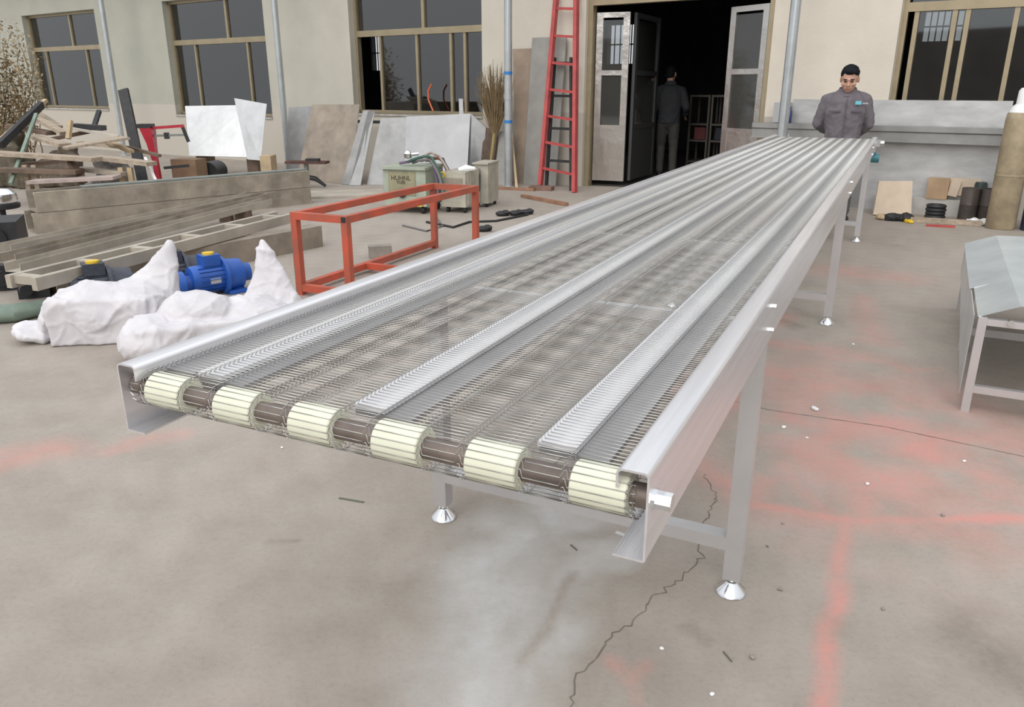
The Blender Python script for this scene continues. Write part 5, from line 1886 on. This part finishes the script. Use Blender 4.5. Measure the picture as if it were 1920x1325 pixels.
mp = CD * 9.80 + CR * (-0.625)
badge = MB().box((0.115, -0.163, 1.285), (0.062, 0.010, 0.036), Matrix.Rotation(0.10, 3, 'Z'))
badge2 = MB().box((0.185, -0.146, 1.280), (0.060, 0.008, 0.014), Matrix.Rotation(0.35, 3, 'Z'))
poc = [MB().box((s_ * 0.115, -0.160, 1.195), (0.125, 0.010, 0.016), Matrix.Rotation(s_ * 0.10, 3, 'Z')) for s_ in (1, -1)]
plk = MB().bar((0.0, -0.166, 0.82), (0.0, -0.166, 1.34), 0.006, 0.014, up=(0, 1, 0))
person('person', 'man in grey mauve jacket with cyan badge, head bowed, hands behind his back', mp, -0.34, dict(
    head=(0.0, -0.090, 1.530), neck=(0.0, -0.005, 1.415), nod=0.36, yaw=-0.12, hs=1.13,
    torso=[((0, 0, 0.78), 0.195, 0.140), ((0, 0, 0.90), 0.185, 0.138), ((0, 0, 1.02), 0.190, 0.145), ((0, 0, 1.18), 0.215, 0.155), ((0, 0, 1.30), 0.205, 0.142), ((0, 0.005, 1.375), 0.150, 0.110), ((0, 0.0, 1.425), 0.085, 0.082)],
    arms=[dict(pts=[(0.200, 0.02, 1.318), (0.268, 0.06, 1.06), (0.11, 0.205, 0.90)], dir=(-0.9, 0.1, -0.25), side=(0, 0.3, 1), thumb=1),
          dict(pts=[(-0.200, 0.02, 1.318), (-0.268, 0.06, 1.06), (-0.11, 0.205, 0.93)], dir=(0.9, 0.25, -0.15), side=(0, 0.3, 1), thumb=1)],
    legs=[[(0.10, 0.0, 0.80), (0.11, -0.01, 0.46), (0.12, 0.02, 0.10)], [(-0.10, 0.0, 0.80), (-0.11, -0.01, 0.46), (-0.12, 0.02, 0.10)]],
    feet=[(0.15, -1, 0), (-0.15, -1, 0)], jmat=JACKET, tmat=TROUS, seed=4.0,
    extras=[(badge, 'badge', CYAN, 'cyan chest badge'), (badge2, 'badge_text', mat('grey_thread', (0.42, 0.42, 0.42), 0.8)), (poc[0], 'pocket_flap', JACKETD), (poc[1], 'pocket_flap', JACKETD), (plk, 'placket', JACKETD)]))

ub, _ = onwall(1252, 250, -1.9)
wpz = wp(ub, 0.022, -1.9)
person('person', 'man in dark grey clothes seen from behind, walking into the dark doorway', wpz, math.pi - 0.16, dict(
    hs=1.04, head=(0.0, -0.045, 1.625), neck=(0.0, 0.0, 1.48), nod=0.15, yaw=-0.35,
    torso=[((0, 0.01, 0.86), 0.180, 0.125), ((0, 0.01, 0.98), 0.175, 0.122), ((0, 0.0, 1.12), 0.190, 0.130), ((0, 0.0, 1.26), 0.215, 0.138), ((0, 0, 1.37), 0.198, 0.122), ((0, 0, 1.44), 0.135, 0.092), ((0, 0.0, 1.48), 0.080, 0.075)],
    arms=[dict(pts=[(0.195, 0.0, 1.378), (0.262, 0.03, 1.10), (0.255, -0.06, 0.87)], dir=(0.0, -0.25, -1), side=(0, -1, 0.2), thumb=1),
          dict(pts=[(-0.195, 0.0, 1.378), (-0.268, 0.05, 1.12), (-0.275, -0.14, 0.99)], dir=(0.05, -0.9, -0.5), side=(0.3, 0, 1), thumb=1, curl=0.6)],
    legs=[[(0.09, 0.0, 0.86), (0.10, -0.10, 0.49), (0.10, -0.02, 0.10)], [(-0.09, 0.0, 0.86), (-0.10, 0.03, 0.48), (-0.10, 0.20, 0.12)]],
    feet=[(0.1, -1, 0), (-0.1, -1, -0.2)], jmat=SHIRT, tmat=mat('grey_khaki_trousers', (0.06, 0.055, 0.05), 0.85, var=0.1), seed=8.0))

bpy.data.scenes.remove(TMP)
